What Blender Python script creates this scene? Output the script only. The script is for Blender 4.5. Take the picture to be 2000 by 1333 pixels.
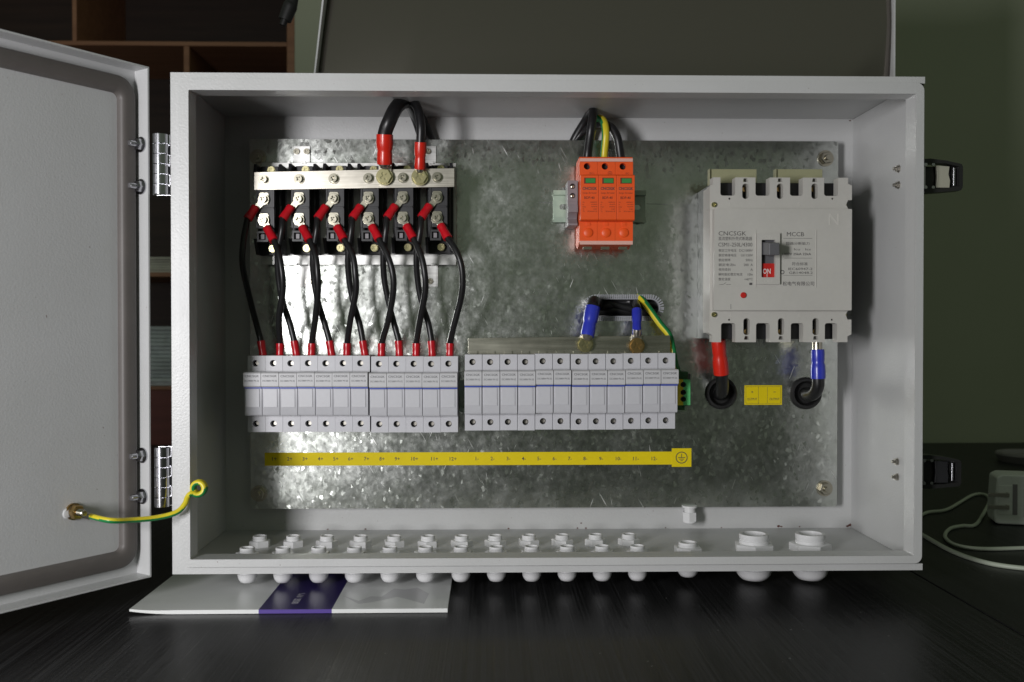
import bpy, math, random
from mathutils import Vector, Matrix
random.seed(7)
for o in list(bpy.data.objects): bpy.data.objects.remove(o)
S = 0.001                       # everything below is written in millimetres
scene = bpy.context.scene
COL = scene.collection
R = math.radians

# ------------------------------------------------------------------ camera, world, lamps, exposure
CX, CY, CZ, YAW, PIT, F = 295.54, -921.56, 226.65, 0.0228, 0.0124, 1921.7
cd = bpy.data.cameras.new('camera'); cam = bpy.data.objects.new('camera', cd); COL.objects.link(cam)
cam.location = (CX*S, CY*S, CZ*S); cam.rotation_euler = (math.pi/2-PIT, 0, -YAW)
cd.sensor_width = 36; cd.lens = 36*F/2000; cd.clip_start = 0.01; cd.clip_end = 50
cd.dof.use_dof = True; cd.dof.focus_distance = 1.02; cd.dof.aperture_fstop = 8
scene.camera = cam
w = bpy.data.worlds.new('World'); scene.world = w; w.use_nodes = True
_g = w.node_tree.nodes.new('ShaderNodeTexCoord'); _s = w.node_tree.nodes.new('ShaderNodeSeparateXYZ'); _r = w.node_tree.nodes.new('ShaderNodeValToRGB')
_m = w.node_tree.nodes.new('ShaderNodeMapRange'); _m.inputs[1].default_value = -.14; _m.inputs[2].default_value = .12
w.node_tree.links.new(_g.outputs['Generated'], _s.inputs[0]); w.node_tree.links.new(_s.outputs[2], _m.inputs[0]); w.node_tree.links.new(_m.outputs[0], _r.inputs[0])
_r.color_ramp.elements[0].color = (.22, .225, .20, 1); _r.color_ramp.elements[1].color = (.98, 1.14, .86, 1)   # dark furniture below, pale green walls above
w.node_tree.links.new(_r.outputs[0], w.node_tree.nodes['Background'].inputs[0])
w.node_tree.nodes['Background'].inputs[1].default_value = 0.105

def area(name, loc, target, sx, sy, power, col):
    l = bpy.data.lights.new(name, 'AREA'); l.shape = 'RECTANGLE'; l.size = sx*S; l.size_y = sy*S
    l.energy = power; l.color = col
    o = bpy.data.objects.new(name, l); COL.objects.link(o); o.location = Vector(loc)*S
    o.rotation_euler = (Vector(target)-Vector(loc)).to_track_quat('-Z', 'Y').to_euler()
    return o
area('window_light', (-400, -1200, 270), (300, 100, 225), 210, 420, 14.2, (1.0, 0.985, 1.0))
scene.view_settings.view_transform = 'Standard'; scene.view_settings.look = 'None'
scene.view_settings.exposure = 0; scene.view_settings.gamma = 1

def at(px, py, Y):
    """photo measurement (2000 px wide) of a point known to lie at depth Y mm -> (X, Z) in mm"""
    vx, vy, vz = (px-1000)/F, 1.0, (666.5-py)/F
    y1 = vy*math.cos(PIT)+math.sin(PIT)*vz; z1 = -math.sin(PIT)*vy+math.cos(PIT)*vz
    X = math.cos(YAW)*vx+math.sin(YAW)*y1; Yw = -math.sin(YAW)*vx+math.cos(YAW)*y1
    t = (Y-CY)/Yw
    return CX+t*X, CZ+t*z1
def P(px, py, Y):
    x, z = at(px, py, Y); return Vector((x, Y, z))

# ------------------------------------------------------------------ materials
MATS = {}
def mat(name, col, rough=.5, metal=0, spec=.5, coat=0, build=None):
    m = bpy.data.materials.new(name); m.use_nodes = True
    nt = m.node_tree; b = nt.nodes['Principled BSDF']
    b.inputs['Base Color'].default_value = (*col, 1); b.inputs['Roughness'].default_value = rough
    b.inputs['Metallic'].default_value = metal; b.inputs['Specular IOR Level'].default_value = spec
    b.inputs['Coat Weight'].default_value = coat; b.inputs['Coat Roughness'].default_value = .15
    if build: build(nt, b)
    MATS[name] = m; return m
def N(nt, t, **kw):
    n = nt.nodes.new(t)
    for k, v in kw.items():
        if k in n.inputs.keys(): n.inputs[k].default_value = v
        else: setattr(n, k, v)
    return n
def coords(nt, scale=(1, 1, 1), rot=(0, 0, 0)):
    tc = N(nt, 'ShaderNodeTexCoord'); mp = N(nt, 'ShaderNodeMapping')
    mp.inputs['Scale'].default_value = scale; mp.inputs['Rotation'].default_value = rot
    nt.links.new(tc.outputs['Object'], mp.inputs['Vector']); return mp.outputs[0]
def ramp(nt, src, stops):
    r = N(nt, 'ShaderNodeValToRGB'); e = r.color_ramp.elements
    while len(e) < len(stops): e.new(.5)
    for i, (p, c) in enumerate(stops):
        e[i].position = p; e[i].color = (*c, 1) if hasattr(c, '__len__') else (c, c, c, 1)
    nt.links.new(src, r.inputs[0]); return r.outputs[0]
def bump(nt, b, h, strength, dist):
    bp = N(nt, 'ShaderNodeBump'); bp.inputs['Strength'].default_value = strength; bp.inputs['Distance'].default_value = dist
    nt.links.new(h, bp.inputs['Height']); nt.links.new(bp.outputs[0], b.inputs['Normal']); return bp
def noise(nt, vec, scale, detail=2, rough=.5):
    n = N(nt, 'ShaderNodeTexNoise'); n.inputs['Scale'].default_value = scale
    n.inputs['Detail'].default_value = detail; n.inputs['Roughness'].default_value = rough
    nt.links.new(vec, n.inputs['Vector']); return n.outputs[0]
def mixc(nt, fac, a, b, mode='MIX'):
    m = N(nt, 'ShaderNodeMix', data_type='RGBA', blend_type=mode)
    for i, v in ((0, fac), (6, a), (7, b)):
        if hasattr(v, 'is_linked') or hasattr(v, 'node'): nt.links.new(v, m.inputs[i])
        else: m.inputs[i].default_value = v if i == 0 else (*v, 1)
    return m.outputs[2]

def b_paint(sc, strength, specks=True, c=(.565, .57, .57)):
    def f(nt, b):
        v = coords(nt)
        bump(nt, b, noise(nt, v, sc, 2, .5), strength, .0006)
        big = noise(nt, v, 9, 4, .6)
        col = ramp(nt, big, [(.3, (c[0]*.94, c[1]*.94, c[2]*.93)), (.7, c)])
        if specks:
            sp = ramp(nt, noise(nt, v, 420, 1, .4), [(.765, 0.), (.80, 1.)])
            sp2 = ramp(nt, noise(nt, v, 30, 2, .5), [(.52, 0.), (.62, 1.)])
            k = N(nt, 'ShaderNodeMath', operation='MULTIPLY'); nt.links.new(sp, k.inputs[0]); nt.links.new(sp2, k.inputs[1])
            col = mixc(nt, k.outputs[0], col, (.12, .06, .04))
        nt.links.new(col, b.inputs['Base Color'])
        nt.links.new(ramp(nt, big, [(.2, .30), (.8, .42)]), b.inputs['Roughness'])
    return f
mat('paint', (.5, .5, .5), .36, build=b_paint(480, .30))
mat('paint_door', (.5, .5, .5), .5, build=b_paint(520, .22, True, (.565, .57, .575)))

def b_galv(nt, b):
    v = coords(nt, (1, 1, .8))
    def vor(sc):
        n = N(nt, 'ShaderNodeTexVoronoi'); n.inputs['Scale'].default_value = sc
        wv = N(nt, 'ShaderNodeTexNoise'); wv.inputs['Scale'].default_value = sc*.9; wv.inputs['Detail'].default_value = 4; nt.links.new(v, wv.inputs['Vector'])
        ad = N(nt, 'ShaderNodeVectorMath', operation='MULTIPLY_ADD'); ad.inputs[1].default_value = (1.6/sc,)*3
        nt.links.new(wv.outputs[1], ad.inputs[0]); nt.links.new(v, ad.inputs[2]); nt.links.new(ad.outputs[0], n.inputs['Vector']); return n
    v1, v2 = vor(150), vor(330)
    fl = N(nt, 'ShaderNodeSeparateColor'); nt.links.new(v2.outputs['Color'], fl.inputs[0])
    f1 = N(nt, 'ShaderNodeSeparateColor'); nt.links.new(v1.outputs['Color'], f1.inputs[0])
    fine = noise(nt, v, 130, 7, .75); mid = noise(nt, v, 26, 5, .65); big = noise(nt, v, 6, 3, .5)
    col = ramp(nt, fine, [(.3, (.56, .58, .55)), (.7, (.74, .76, .73))])
    col = mixc(nt, .16, col, ramp(nt, f1.outputs[0], [(0, (.48, .50, .48)), (1, (.86, .87, .85))]))
    col = mixc(nt, ramp(nt, mid, [(.35, .6), (.62, 0.)]), col, (.56, .60, .53))
    sc_ = None
    for ang, sx, sz in ((1.05, 26, 620), (-1.2, 34, 560), (1.4, 40, 700)):
        tc_ = N(nt, 'ShaderNodeTexCoord'); mp_ = N(nt, 'ShaderNodeMapping', vector_type='TEXTURE'); mp_.inputs['Rotation'].default_value = (0, ang, 0); mp_.inputs['Scale'].default_value = (1/sx, 1, 1/sz); nt.links.new(tc_.outputs['Object'], mp_.inputs['Vector'])
        q = noise(nt, mp_.outputs[0], 1, 2, .5)
        q = ramp(nt, q, [(.71, 0.), (.76, 1.)])
        if sc_ is None: sc_ = q
        else:
            mx = N(nt, 'ShaderNodeMath', operation='MAXIMUM'); nt.links.new(sc_, mx.inputs[0]); nt.links.new(q, mx.inputs[1]); sc_ = mx.outputs[0]
    ms_ = N(nt, 'ShaderNodeMath', operation='MULTIPLY'); nt.links.new(sc_, ms_.inputs[0]); nt.links.new(ramp(nt, noise(nt, v, 14, 3, .5), [(.45, 0.), (.6, .8)]), ms_.inputs[1]); sc_ = ms_.outputs[0]
    col = mixc(nt, sc_, col, (.95, .95, .94))
    nt.links.new(col, b.inputs['Base Color'])
    ro = N(nt, 'ShaderNodeMath', operation='ADD'); nt.links.new(ramp(nt, mid, [(.3, .16), (.7, .23)]), ro.inputs[0]); nt.links.new(ramp(nt, fine, [(.35, .0), (.7, .07)]), ro.inputs[1])
    r2 = N(nt, 'ShaderNodeMath', operation='MULTIPLY_ADD'); nt.links.new(sc_, r2.inputs[0]); r2.inputs[1].default_value = .28; nt.links.new(ro.outputs[0], r2.inputs[2]); nt.links.new(r2.outputs[0], b.inputs['Roughness'])
    # a few crystals tilt enough to glint
    sel = ramp(nt, fl.outputs[2], [(.84, .022), (.92, .12)])
    sub_ = N(nt, 'ShaderNodeVectorMath', operation='SUBTRACT'); sub_.inputs[1].default_value = (.5, .5, .5); nt.links.new(v2.outputs['Color'], sub_.inputs[0])
    m1 = N(nt, 'ShaderNodeVectorMath', operation='MULTIPLY'); nt.links.new(sub_.outputs[0], m1.inputs[0]); nt.links.new(sel, m1.inputs[1])
    m0 = N(nt, 'ShaderNodeVectorMath', operation='MULTIPLY'); m0.inputs[1].default_value = (1, 0, 1); nt.links.new(m1.outputs[0], m0.inputs[0])
    nz = N(nt, 'ShaderNodeTexNoise'); nz.inputs['Scale'].default_value = 170; nz.inputs['Detail'].default_value = 4; nt.links.new(v, nz.inputs['Vector'])
    s2 = N(nt, 'ShaderNodeVectorMath', operation='SUBTRACT'); s2.inputs[1].default_value = (.5, .5, .5); nt.links.new(nz.outputs[1], s2.inputs[0])
    m2 = N(nt, 'ShaderNodeVectorMath', operation='MULTIPLY_ADD'); m2.inputs[1].default_value = (.085, 0, .085); nt.links.new(s2.outputs[0], m2.inputs[0]); nt.links.new(m0.outputs[0], m2.inputs[2])
    bp = N(nt, 'ShaderNodeBump'); bp.inputs['Strength'].default_value = .35; bp.inputs['Distance'].default_value = .004
    nt.links.new(noise(nt, v, 11, 2, .4), bp.inputs['Height'])
    ad = N(nt, 'ShaderNodeVectorMath', operation='ADD'); nt.links.new(m2.outputs[0], ad.inputs[0]); nt.links.new(bp.outputs[0], ad.inputs[1])
    nm = N(nt, 'ShaderNodeVectorMath', operation='NORMALIZE'); nt.links.new(ad.outputs[0], nm.inputs[0])
    nt.links.new(nm.outputs[0], b.inputs['Normal'])
mat('galvanised', (.5, .5, .5), .35, 1, build=b_galv)

def b_brushed(c1, c2, r1=.25, r2=.4, sc=(20, 20, 900), bs=.05):
    def f(nt, b):
        n = noise(nt, coords(nt, sc), 1, 3, .6)
        n2 = noise(nt, coords(nt), 45, 3, .6)
        nt.links.new(mixc(nt, ramp(nt, n2, [(.35, 0.), (.75, .8)]), ramp(nt, n, [(.3, c1), (.7, c2)]), tuple(x*.72 for x in c1)), b.inputs['Base Color'])
        nt.links.new(ramp(nt, n, [(.3, r1), (.7, r2)]), b.inputs['Roughness'])
        bump(nt, b, n, bs, .0004)
    return f
mat('nickel', (.7, .66, .58), .3, 1, build=b_brushed((.66, .62, .54), (.74, .70, .62), .27, .36))
mat('tin_bar', (.5, .47, .36), .3, 1, build=b_brushed((.50, .49, .41), (.56, .55, .46), .24, .32, (8, 8, 160), .02))
mat('aluminium', (.6, .6, .6), .35, 1, build=b_brushed((.62, .62, .60), (.7, .7, .68), .3, .45))
mat('stainless', (.245, .222, .198), .22, .85)
mat('chrome', (.50, .50, .53), .2, 1)
mat('bolt_metal', (.52, .49, .40), .25, 1)
mat('zinc_gold', (.66, .60, .34), .25, 1)
mat('brass_dark', (.5, .34, .14), .3, 1)
mat('thread', (.4, .38, .34), .4, 1)
def b_fine(c, sc=250, k=.06, s=.06):
    def f(nt, b):
        n = noise(nt, coords(nt), sc, 3, .6)
        n2 = noise(nt, coords(nt), 25, 3, .6)
        nt.links.new(mixc(nt, .5, ramp(nt, n, [(.3, tuple(x*(1-k) for x in c)), (.7, c)]), ramp(nt, n2, [(.3, tuple(x*(1-2*k) for x in c)), (.7, c)])), b.inputs['Base Color'])
        bump(nt, b, n, s, .0002)
    return f
mat('holder_plastic', (.6, .6, .65), .38, build=b_fine((.60, .60, .635)))
mat('cap_plastic', (.55, .55, .56), .42, build=b_fine((.59, .59, .605)))
mat('breaker_plastic', (.45, .44, .40), .42, build=b_fine((.56, .548, .51)))
mat('label_plastic', (.45, .44, .40), .5, build=b_fine((.55, .54, .50)))
mat('white_plastic', (.75, .75, .76), .35, build=b_fine((.78, .78, .79)))
mat('grey_plastic', (.27, .25, .27), .4, build=b_fine((.27, .25, .265)))
mat('toggle_grey', (.12, .12, .13), .4, build=b_fine((.13, .13, .14)))
mat('black_plastic', (.03, .03, .035), .42, build=b_fine((.022, .022, .025), 300, .2, .15))
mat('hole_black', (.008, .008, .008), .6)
mat('cable_black', (.012, .012, .013), .36, build=b_fine((.014, .014, .015), 200, .2, .1))
mat('rubber', (.01, .01, .01), .55)
mat('sleeve_red', (.6, .01, .02), .3, coat=.3, build=b_fine((.62, .008, .018), 120, .15, .15))
mat('shrink_red', (.8, .03, .01), .3, coat=.2, build=b_fine((.72, .025, .012), 120, .1, .1))
mat('shrink_blue', (.02, .03, .5), .28, coat=.2, build=b_fine((.03, .045, .50), 120, .1, .1))
mat('orange', (.85, .1, .02), .42, build=b_fine((.92, .11, .014), 250, .05, .08))
mat('orange_pale', (.75, .45, .38), .5)
mat('window_green', (.05, .28, .07), .3, coat=.5)
mat('print_dark', (.05, .05, .055), .6)
mat('print_grey', (.09, .085, .085), .6)
mat('print_soft', (.15, .15, .16), .6)
mat('print_orange', (.13, .02, .01), .6)
mat('line_blue', (.03, .07, .42), .4)
mat('label_yellow', (.76, .58, .004), .6, spec=.25, build=b_fine((.84, .66, .004), 60, .05, .02))
mat('wire_yellow', (.75, .62, .03), .35)
mat('wire_green', (.01, .22, .06), .35)
mat('terminal_green', (.13, .62, .22), .4)
mat('terminal_green_dark', (.03, .10, .04), .45)
mat('terminal_yellow', (.75, .6, .03), .4)
mat('switch_red', (.55, .02, .015), .4)
mat('print_white', (.75, .72, .70), .5)
mat('print_soft2', (.42, .41, .44), .5)
mat('embossed', (.60, .585, .545), .4)
mat('isolator_sheet', (.33, .33, .19), .5, build=b_fine((.36, .36, .21)))
mat('edging_grey', (.36, .37, .40), .5)
mat('gasket', (.2, .18, .17), .5, build=b_fine((.125, .112, .105), 150, .12, .12))
mat('latch_black', (.02, .02, .02), .3)
mat('latch_metal', (.50, .49, .40), .4, .2)
mat('booklet_white', (.62, .62, .63), .3, coat=.2, build=b_fine((.84, .855, .84), 20, .05, .01))
mat('booklet_purple', (.03, .02, .11), .3, coat=.2)
mat('booklet_purple_edge', (.09, .05, .30), .4)
mat('booklet_print', (.60, .60, .61), .35)
mat('adapter_white', (.45, .5, .48), .4, build=b_fine((.86, .88, .85)))
mat('adapter_label', (.62, .68, .45), .5)
mat('cord_white', (.5, .55, .45), .45)
mat('paper', (.38, .38, .33), .7, build=b_fine((.7, .7, .6), 30, .2, .1))
mat('plastic_bag', (.3, .34, .34), .35, build=b_fine((.62, .7, .7), 30, .3, .3))
def b_wall(nt, b):
    v = coords(nt)
    nt.links.new(ramp(nt, noise(nt, v, 2.5, 3, .5), [(.3, (.44, .47, .34)), (.7, (.49, .52, .39))]), b.inputs['Base Color'])
    bump(nt, b, noise(nt, v, 160, 3, .5), .1, .001)
mat('green_wall', (.17, .2, .1), .75, build=b_wall)
def b_wood(c1, c2):
    def f(nt, b):
        n = noise(nt, coords(nt, (4, 60, 60)), 1, 4, .6)
        nt.links.new(ramp(nt, n, [(.3, c1), (.7, c2)]), b.inputs['Base Color'])
    return f
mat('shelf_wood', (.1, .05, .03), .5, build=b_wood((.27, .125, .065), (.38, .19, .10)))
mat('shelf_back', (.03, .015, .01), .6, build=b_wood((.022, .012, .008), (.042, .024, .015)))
mat('red_wood', (.05, .01, .008), .5, build=b_wood((.11, .022, .016), (.16, .034, .024)))
def b_desk(nt, b):
    v = coords(nt, (520, 1.6, 1))
    n = noise(nt, v, 1, 3, .65)
    n2 = noise(nt, coords(nt, (60, 2, 1)), 1, 3, .6)
    base = mixc(nt, .4, ramp(nt, n, [(.42, (.007, .007, .0075)), (.68, (.062, .062, .065))]), ramp(nt, n2, [(.3, (.008, .008, .008)), (.7, (.021, .021, .022))]))
    dust = ramp(nt, noise(nt, coords(nt), 260, 1, .4), [(.80, 0.), (.825, 1.)])
    nt.links.new(mixc(nt, dust, base, (.25, .25, .25)), b.inputs['Base Color'])
    nt.links.new(ramp(nt, n, [(.3, .33), (.7, .48)]), b.inputs['Roughness'])
    bump(nt, b, n, .35, .0006)
mat('desk_black', (.012, .012, .012), .3, spec=.2, build=b_desk)

# ------------------------------------------------------------------ mesh helpers
class MB:
    def __init__(s): s.v = []; s.f = []; s.m = []
    def add(s, vs, fs, mi=0):
        k = len(s.v); s.v += [tuple(v) for v in vs]
        for i, f in enumerate(fs):
            s.f.append(tuple(k+j for j in f)); s.m.append(mi[i] if isinstance(mi, (list, tuple)) else mi)
        return s
    def box(s, x0, x1, y0, y1, z0, z1, mi=0, skip=()):
        if x0 > x1: x0, x1 = x1, x0
        if y0 > y1: y0, y1 = y1, y0
        if z0 > z1: z0, z1 = z1, z0
        vs = [(x, y, z) for z in (z0, z1) for y in (y0, y1) for x in (x0, x1)]
        fs = {'b': (0, 2, 3, 1), 't': (4, 5, 7, 6), 'f': (0, 1, 5, 4), 'k': (2, 6, 7, 3), 'l': (0, 4, 6, 2), 'r': (1, 3, 7, 5)}
        return s.add(vs, [f for k, f in fs.items() if k not in skip], mi)
    def rings(s, rings, cap0=True, cap1=True, mi=0, close=True):
        n = len(rings[0]); vs = [p for r in rings for p in r]; fs = []; ms = []
        for i in range(len(rings)-1):
            for j in range(n if close else n-1):
                a = i*n+j; b = i*n+(j+1) % n
                fs.append((a, b, b+n, a+n)); ms.append(mi(j, n) if callable(mi) else mi)
        m0 = 0 if callable(mi) else mi
        if cap0: fs.append(tuple(range(n-1, -1, -1))); ms.append(m0)
        if cap1: fs.append(tuple((len(rings)-1)*n+j for j in range(n))); ms.append(m0)
        return s.add(vs, fs, ms)
    def lathe(s, c, axis, prof, n=20, rot=0, mi=0, cap0=True, cap1=True):
        """prof: list of (distance along axis, radius)"""
        ax = Vector(axis).normalized(); c = Vector(c)
        u = ax.orthogonal().normalized() if abs(ax.z) < .9 and abs(ax.y) < .9 else Vector((1, 0, 0))
        u = (u-ax*u.dot(ax)).normalized(); wv = ax.cross(u)
        rs = [[c+ax*d+(u*math.cos(rot+2*math.pi*j/n)+wv*math.sin(rot+2*math.pi*j/n))*r for j in range(n)] for d, r in prof]
        return s.rings(rs, cap0, cap1, mi)
    def cyl(s, c, axis, r, h, n=20, mi=0): return s.lathe(c, axis, [(0, r), (h, r)], n, 0, mi)
    def prism(s, pts, y0, y1, mi=0):
        """outline of (x, z) points extruded along Y, front at y0"""
        a = sum(pts[i][0]*pts[(i+1) % len(pts)][1]-pts[(i+1) % len(pts)][0]*pts[i][1] for i in range(len(pts)))
        if a < 0: pts = pts[::-1]
        return s.rings([[(x, y1, z) for x, z in pts], [(x, y0, z) for x, z in pts]], True, True, mi)
    def prismx(s, pts, x0, x1, mi=0):
        """outline of (y, z) points extruded along X"""
        a = sum(pts[i][0]*pts[(i+1) % len(pts)][1]-pts[(i+1) % len(pts)][0]*pts[i][1] for i in range(len(pts)))
        if a < 0: pts = pts[::-1]
        return s.rings([[(x0, y, z) for y, z in pts], [(x1, y, z) for y, z in pts]], True, True, mi)
    def hole_face(s, x0, x1, z0, z1, cx, cz, r, y, depth, n=24, mi=0, mh=0):
        """a rectangular front face at y with a round hole, its wall and floor"""
        out = []; inn = []
        for j in range(n):
            a = 2*math.pi*(j+.5)/n; dx, dz = math.cos(a), math.sin(a)
            t = min(((x1-cx) if dx > 0 else (x0-cx))/dx if abs(dx) > 1e-6 else 1e9, ((z1-cz) if dz > 0 else (z0-cz))/dz if abs(dz) > 1e-6 else 1e9)
            out.append([cx+dx*t, y, cz+dz*t]); inn.append((cx+dx*r, y, cz+dz*r))
        for X, Z in ((x0, z0), (x1, z0), (x1, z1), (x0, z1)):
            k = min(range(n), key=lambda q: (out[q][0]-X)**2+(out[q][2]-Z)**2); out[k] = [X, y, Z]
        back = [(p[0], y+depth, p[2]) for p in inn]
        s.rings([out, inn], False, False, mi); s.rings([inn, back], False, False, mi)
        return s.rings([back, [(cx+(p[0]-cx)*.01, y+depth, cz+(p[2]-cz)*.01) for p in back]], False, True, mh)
    def tube(s, pts, r, n=12, sub=6, mi=0, cap=True, twist=0, green=None):
        pts = [Vector(p) for p in pts]; L = len(pts)
        rr = r if hasattr(r, '__len__') else [r]*L
        C = []; RR = []
        for i in range(L-1):
            p0, p1, p2, p3 = pts[max(i-1, 0)], pts[i], pts[i+1], pts[min(i+2, L-1)]
            for k in range(sub):
                t = k/sub
                C.append(.5*((2*p1)+(p2-p0)*t+(2*p0-5*p1+4*p2-p3)*t*t+(3*p1-p0-3*p2+p3)*t**3)); RR.append(rr[i]*(1-t)+rr[i+1]*t)
        C.append(pts[-1]); RR.append(rr[-1])
        T = (C[1]-C[0]).normalized(); u = T.orthogonal().normalized(); rs = []
        for i, c in enumerate(C):
            t = (C[min(i+1, len(C)-1)]-C[max(i-1, 0)]).normalized()
            u = (u-t*u.dot(t)).normalized(); wv = t.cross(u)
            rs.append([c+(u*math.cos(2*math.pi*j/n+twist*i)+wv*math.sin(2*math.pi*j/n+twist*i))*RR[i] for j in range(n)])
        if green is not None:
            g = Vector(green).normalized(); k0 = len(s.m); s.rings(rs, cap, cap, 0)
            q = 0
            for i in range(len(rs)-1):
                c = (C[i]+C[i+1])/2
                for j in range(n):
                    mc = (rs[i][j]+rs[i][(j+1) % n])/2-C[i]
                    s.m[k0+q] = 1 if mc.normalized().dot(g) > .30 else 0; q += 1
            return s
        return s.rings(rs, cap, cap, mi)
    def mesh(s, name, mats, smooth=True):
        me = bpy.data.meshes.new(name)
        me.from_pydata([(a*S, b*S, c*S) for a, b, c in s.v], [], s.f)
        for m in (mats if isinstance(mats, (list, tuple)) else [mats]): me.materials.append(MATS[m])
        me.polygons.foreach_set('material_index', s.m)
        if smooth:
            me.polygons.foreach_set('use_smooth', [True]*len(me.polygons)); me.set_sharp_from_angle(angle=R(38))
        me.update(); return me

def put(name, me, parent=None, loc=None, bevel=0, seg=2):
    o = bpy.data.objects.new(name, me); COL.objects.link(o)
    if bevel:
        b = o.modifiers.new('bevel', 'BEVEL'); b.width = bevel*S; b.segments = seg; b.limit_method = 'ANGLE'; b.angle_limit = R(40)
        b.harden_normals = True
    if parent:
        o.parent = parent
        o.matrix_parent_inverse = Matrix.Translation(-Vector(parent['base'])*S)
    if loc: o.location = Vector(loc)*S
    return o
def obj(name, mb, mats, parent=None, bevel=0, seg=2): return put(name, mb.mesh(name, mats), parent, None, bevel, seg)
def sub(name, me, parent, off=(0, 0, 0), bevel=0):     # child of a part: the part sits at the origin of the thing's frame
    o = bpy.data.objects.new(name, me); COL.objects.link(o); o.parent = parent; o.location = Vector(off)*S
    if bevel:
        b = o.modifiers.new('bevel', 'BEVEL'); b.width = bevel*S; b.segments = 2; b.limit_method = 'ANGLE'; b.angle_limit = R(40); b.harden_normals = True
    return o
def tag(o, label=None, cat=None, group=None, kind=None):
    if label: o['label'] = label
    if cat: o['category'] = cat
    if group: o['group'] = group
    if kind: o['kind'] = kind
    return o
def thing(name, label, cat, base, group=None):
    o = bpy.data.objects.new(name, None); COL.objects.link(o); o.empty_display_size = .01
    o.location = Vector(base)*S; o['base'] = [float(x) for x in base]
    return tag(o, label, cat, group)
def copy_thing(root, delta, label, group=None):
    r = root.copy(); COL.objects.link(r); r.location = root.location+Vector(delta)*S
    r['base'] = [root['base'][i]+delta[i] for i in range(3)]; r['label'] = label
    if group: r['group'] = group
    for ch in list(root.children):
        c = ch.copy(); COL.objects.link(c); c.parent = r; c.matrix_parent_inverse = ch.matrix_parent_inverse
        for g in ch.children:
            d = g.copy(); COL.objects.link(d); d.parent = c
    return r
def from_curve(cu, name, fn, mats):
    ob = bpy.data.objects.new('tmp', cu); COL.objects.link(ob)
    bpy.context.view_layer.update()
    me = bpy.data.meshes.new_from_object(ob.evaluated_get(bpy.context.evaluated_depsgraph_get()))
    bpy.data.objects.remove(ob)
    for v in me.vertices: v.co = Vector(fn(*v.co))
    me.materials.clear()
    for m in (mats if isinstance(mats, (list, tuple)) else [mats]): me.materials.append(MATS[m])
    me.name = name; return me
def shape2d(name, loops, y0, y1, m, smooth=True):
    """closed loops of (x, z), inner ones are holes, from y0 (front) to y1"""
    cu = bpy.data.curves.new('c', 'CURVE'); cu.dimensions = '2D'; cu.fill_mode = 'BOTH'
    for lp in loops:
        sp = cu.splines.new('POLY'); sp.points.add(len(lp)-1); sp.use_cyclic_u = True
        for i, (x, z) in enumerate(lp): sp.points[i].co = (x*.01, z*.01, 0, 1)
    cu.extrude = (y1-y0)*.005; ym = (y0+y1)/2
    me = from_curve(cu, name, lambda a, b, c: (a*.1, ym*S-c*.1, b*.1), m)
    if smooth:
        me.polygons.foreach_set('use_smooth', [True]*len(me.polygons)); me.set_sharp_from_angle(angle=R(35))
    return me
def text_mesh(s, x, z, y, h, m, width=None, align='L', th=.06, bold=0, frame=None):
    """lettering facing -Y; h = cap height; frame(u, v, w) may place it elsewhere"""
    cu = bpy.data.curves.new('t', 'FONT'); cu.body = s; cu.size = 1; cu.extrude = .02; cu.offset = bold; cu.resolution_u = 2
    me = from_curve(cu, 'print', lambda a, b, c: (a, b, c), m)
    if not me.vertices: return me
    xs = [v.co.x for v in me.vertices]; ys = [v.co.y for v in me.vertices]
    x0, x1, y0, y1 = min(xs), max(xs), min(ys), max(ys)
    k = h/(y1-y0) if width is None else h/(y1-y0); kx = k if width is None else width/(x1-x0)
    W = (x1-x0)*kx; dx = {'L': 0, 'C': -W/2, 'R': -W}[align]
    for v in me.vertices:
        u = (v.co.x-x0)*kx+dx; q = (v.co.y-y0)*k; c = -th/2 if v.co.z < 0 else th/2
        v.co = Vector(frame(u, q, c))*S if frame else Vector(((x+u)*S, (y-c)*S, (z+q)*S))
    return me
def join_meshes(name, ms, m):
    mb_v = []; mb_f = []
    for me in ms:
        k = len(mb_v); mb_v += [tuple(v.co) for v in me.vertices]; mb_f += [tuple(k+i for i in p.vertices) for p in me.polygons]
    me = bpy.data.meshes.new(name); me.from_pydata(mb_v, [], mb_f); me.materials.append(MATS[m]); return me
def rrect(x0, x1, z0, z1, r, n=5):
    r = r if hasattr(r, '__len__') else (r,)*4
    out = []
    for (cx, cz, a, q) in ((x1-r[0], z1-r[0], 0, r[0]), (x0+r[1], z1-r[1], 90, r[1]), (x0+r[2], z0+r[2], 180, r[2]), (x1-r[3], z0+r[3], 270, r[3])):
        if q <= .01: out.append((cx, cz)); continue
        out += [(cx+q*math.cos(R(a+90*k/n)), cz+q*math.sin(R(a+90*k/n))) for k in range(n+1)]
    return out
def circle(cx, cz, r, n=24): return [(cx+r*math.cos(2*math.pi*k/n), cz+r*math.sin(2*math.pi*k/n)) for k in range(n)]

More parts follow.
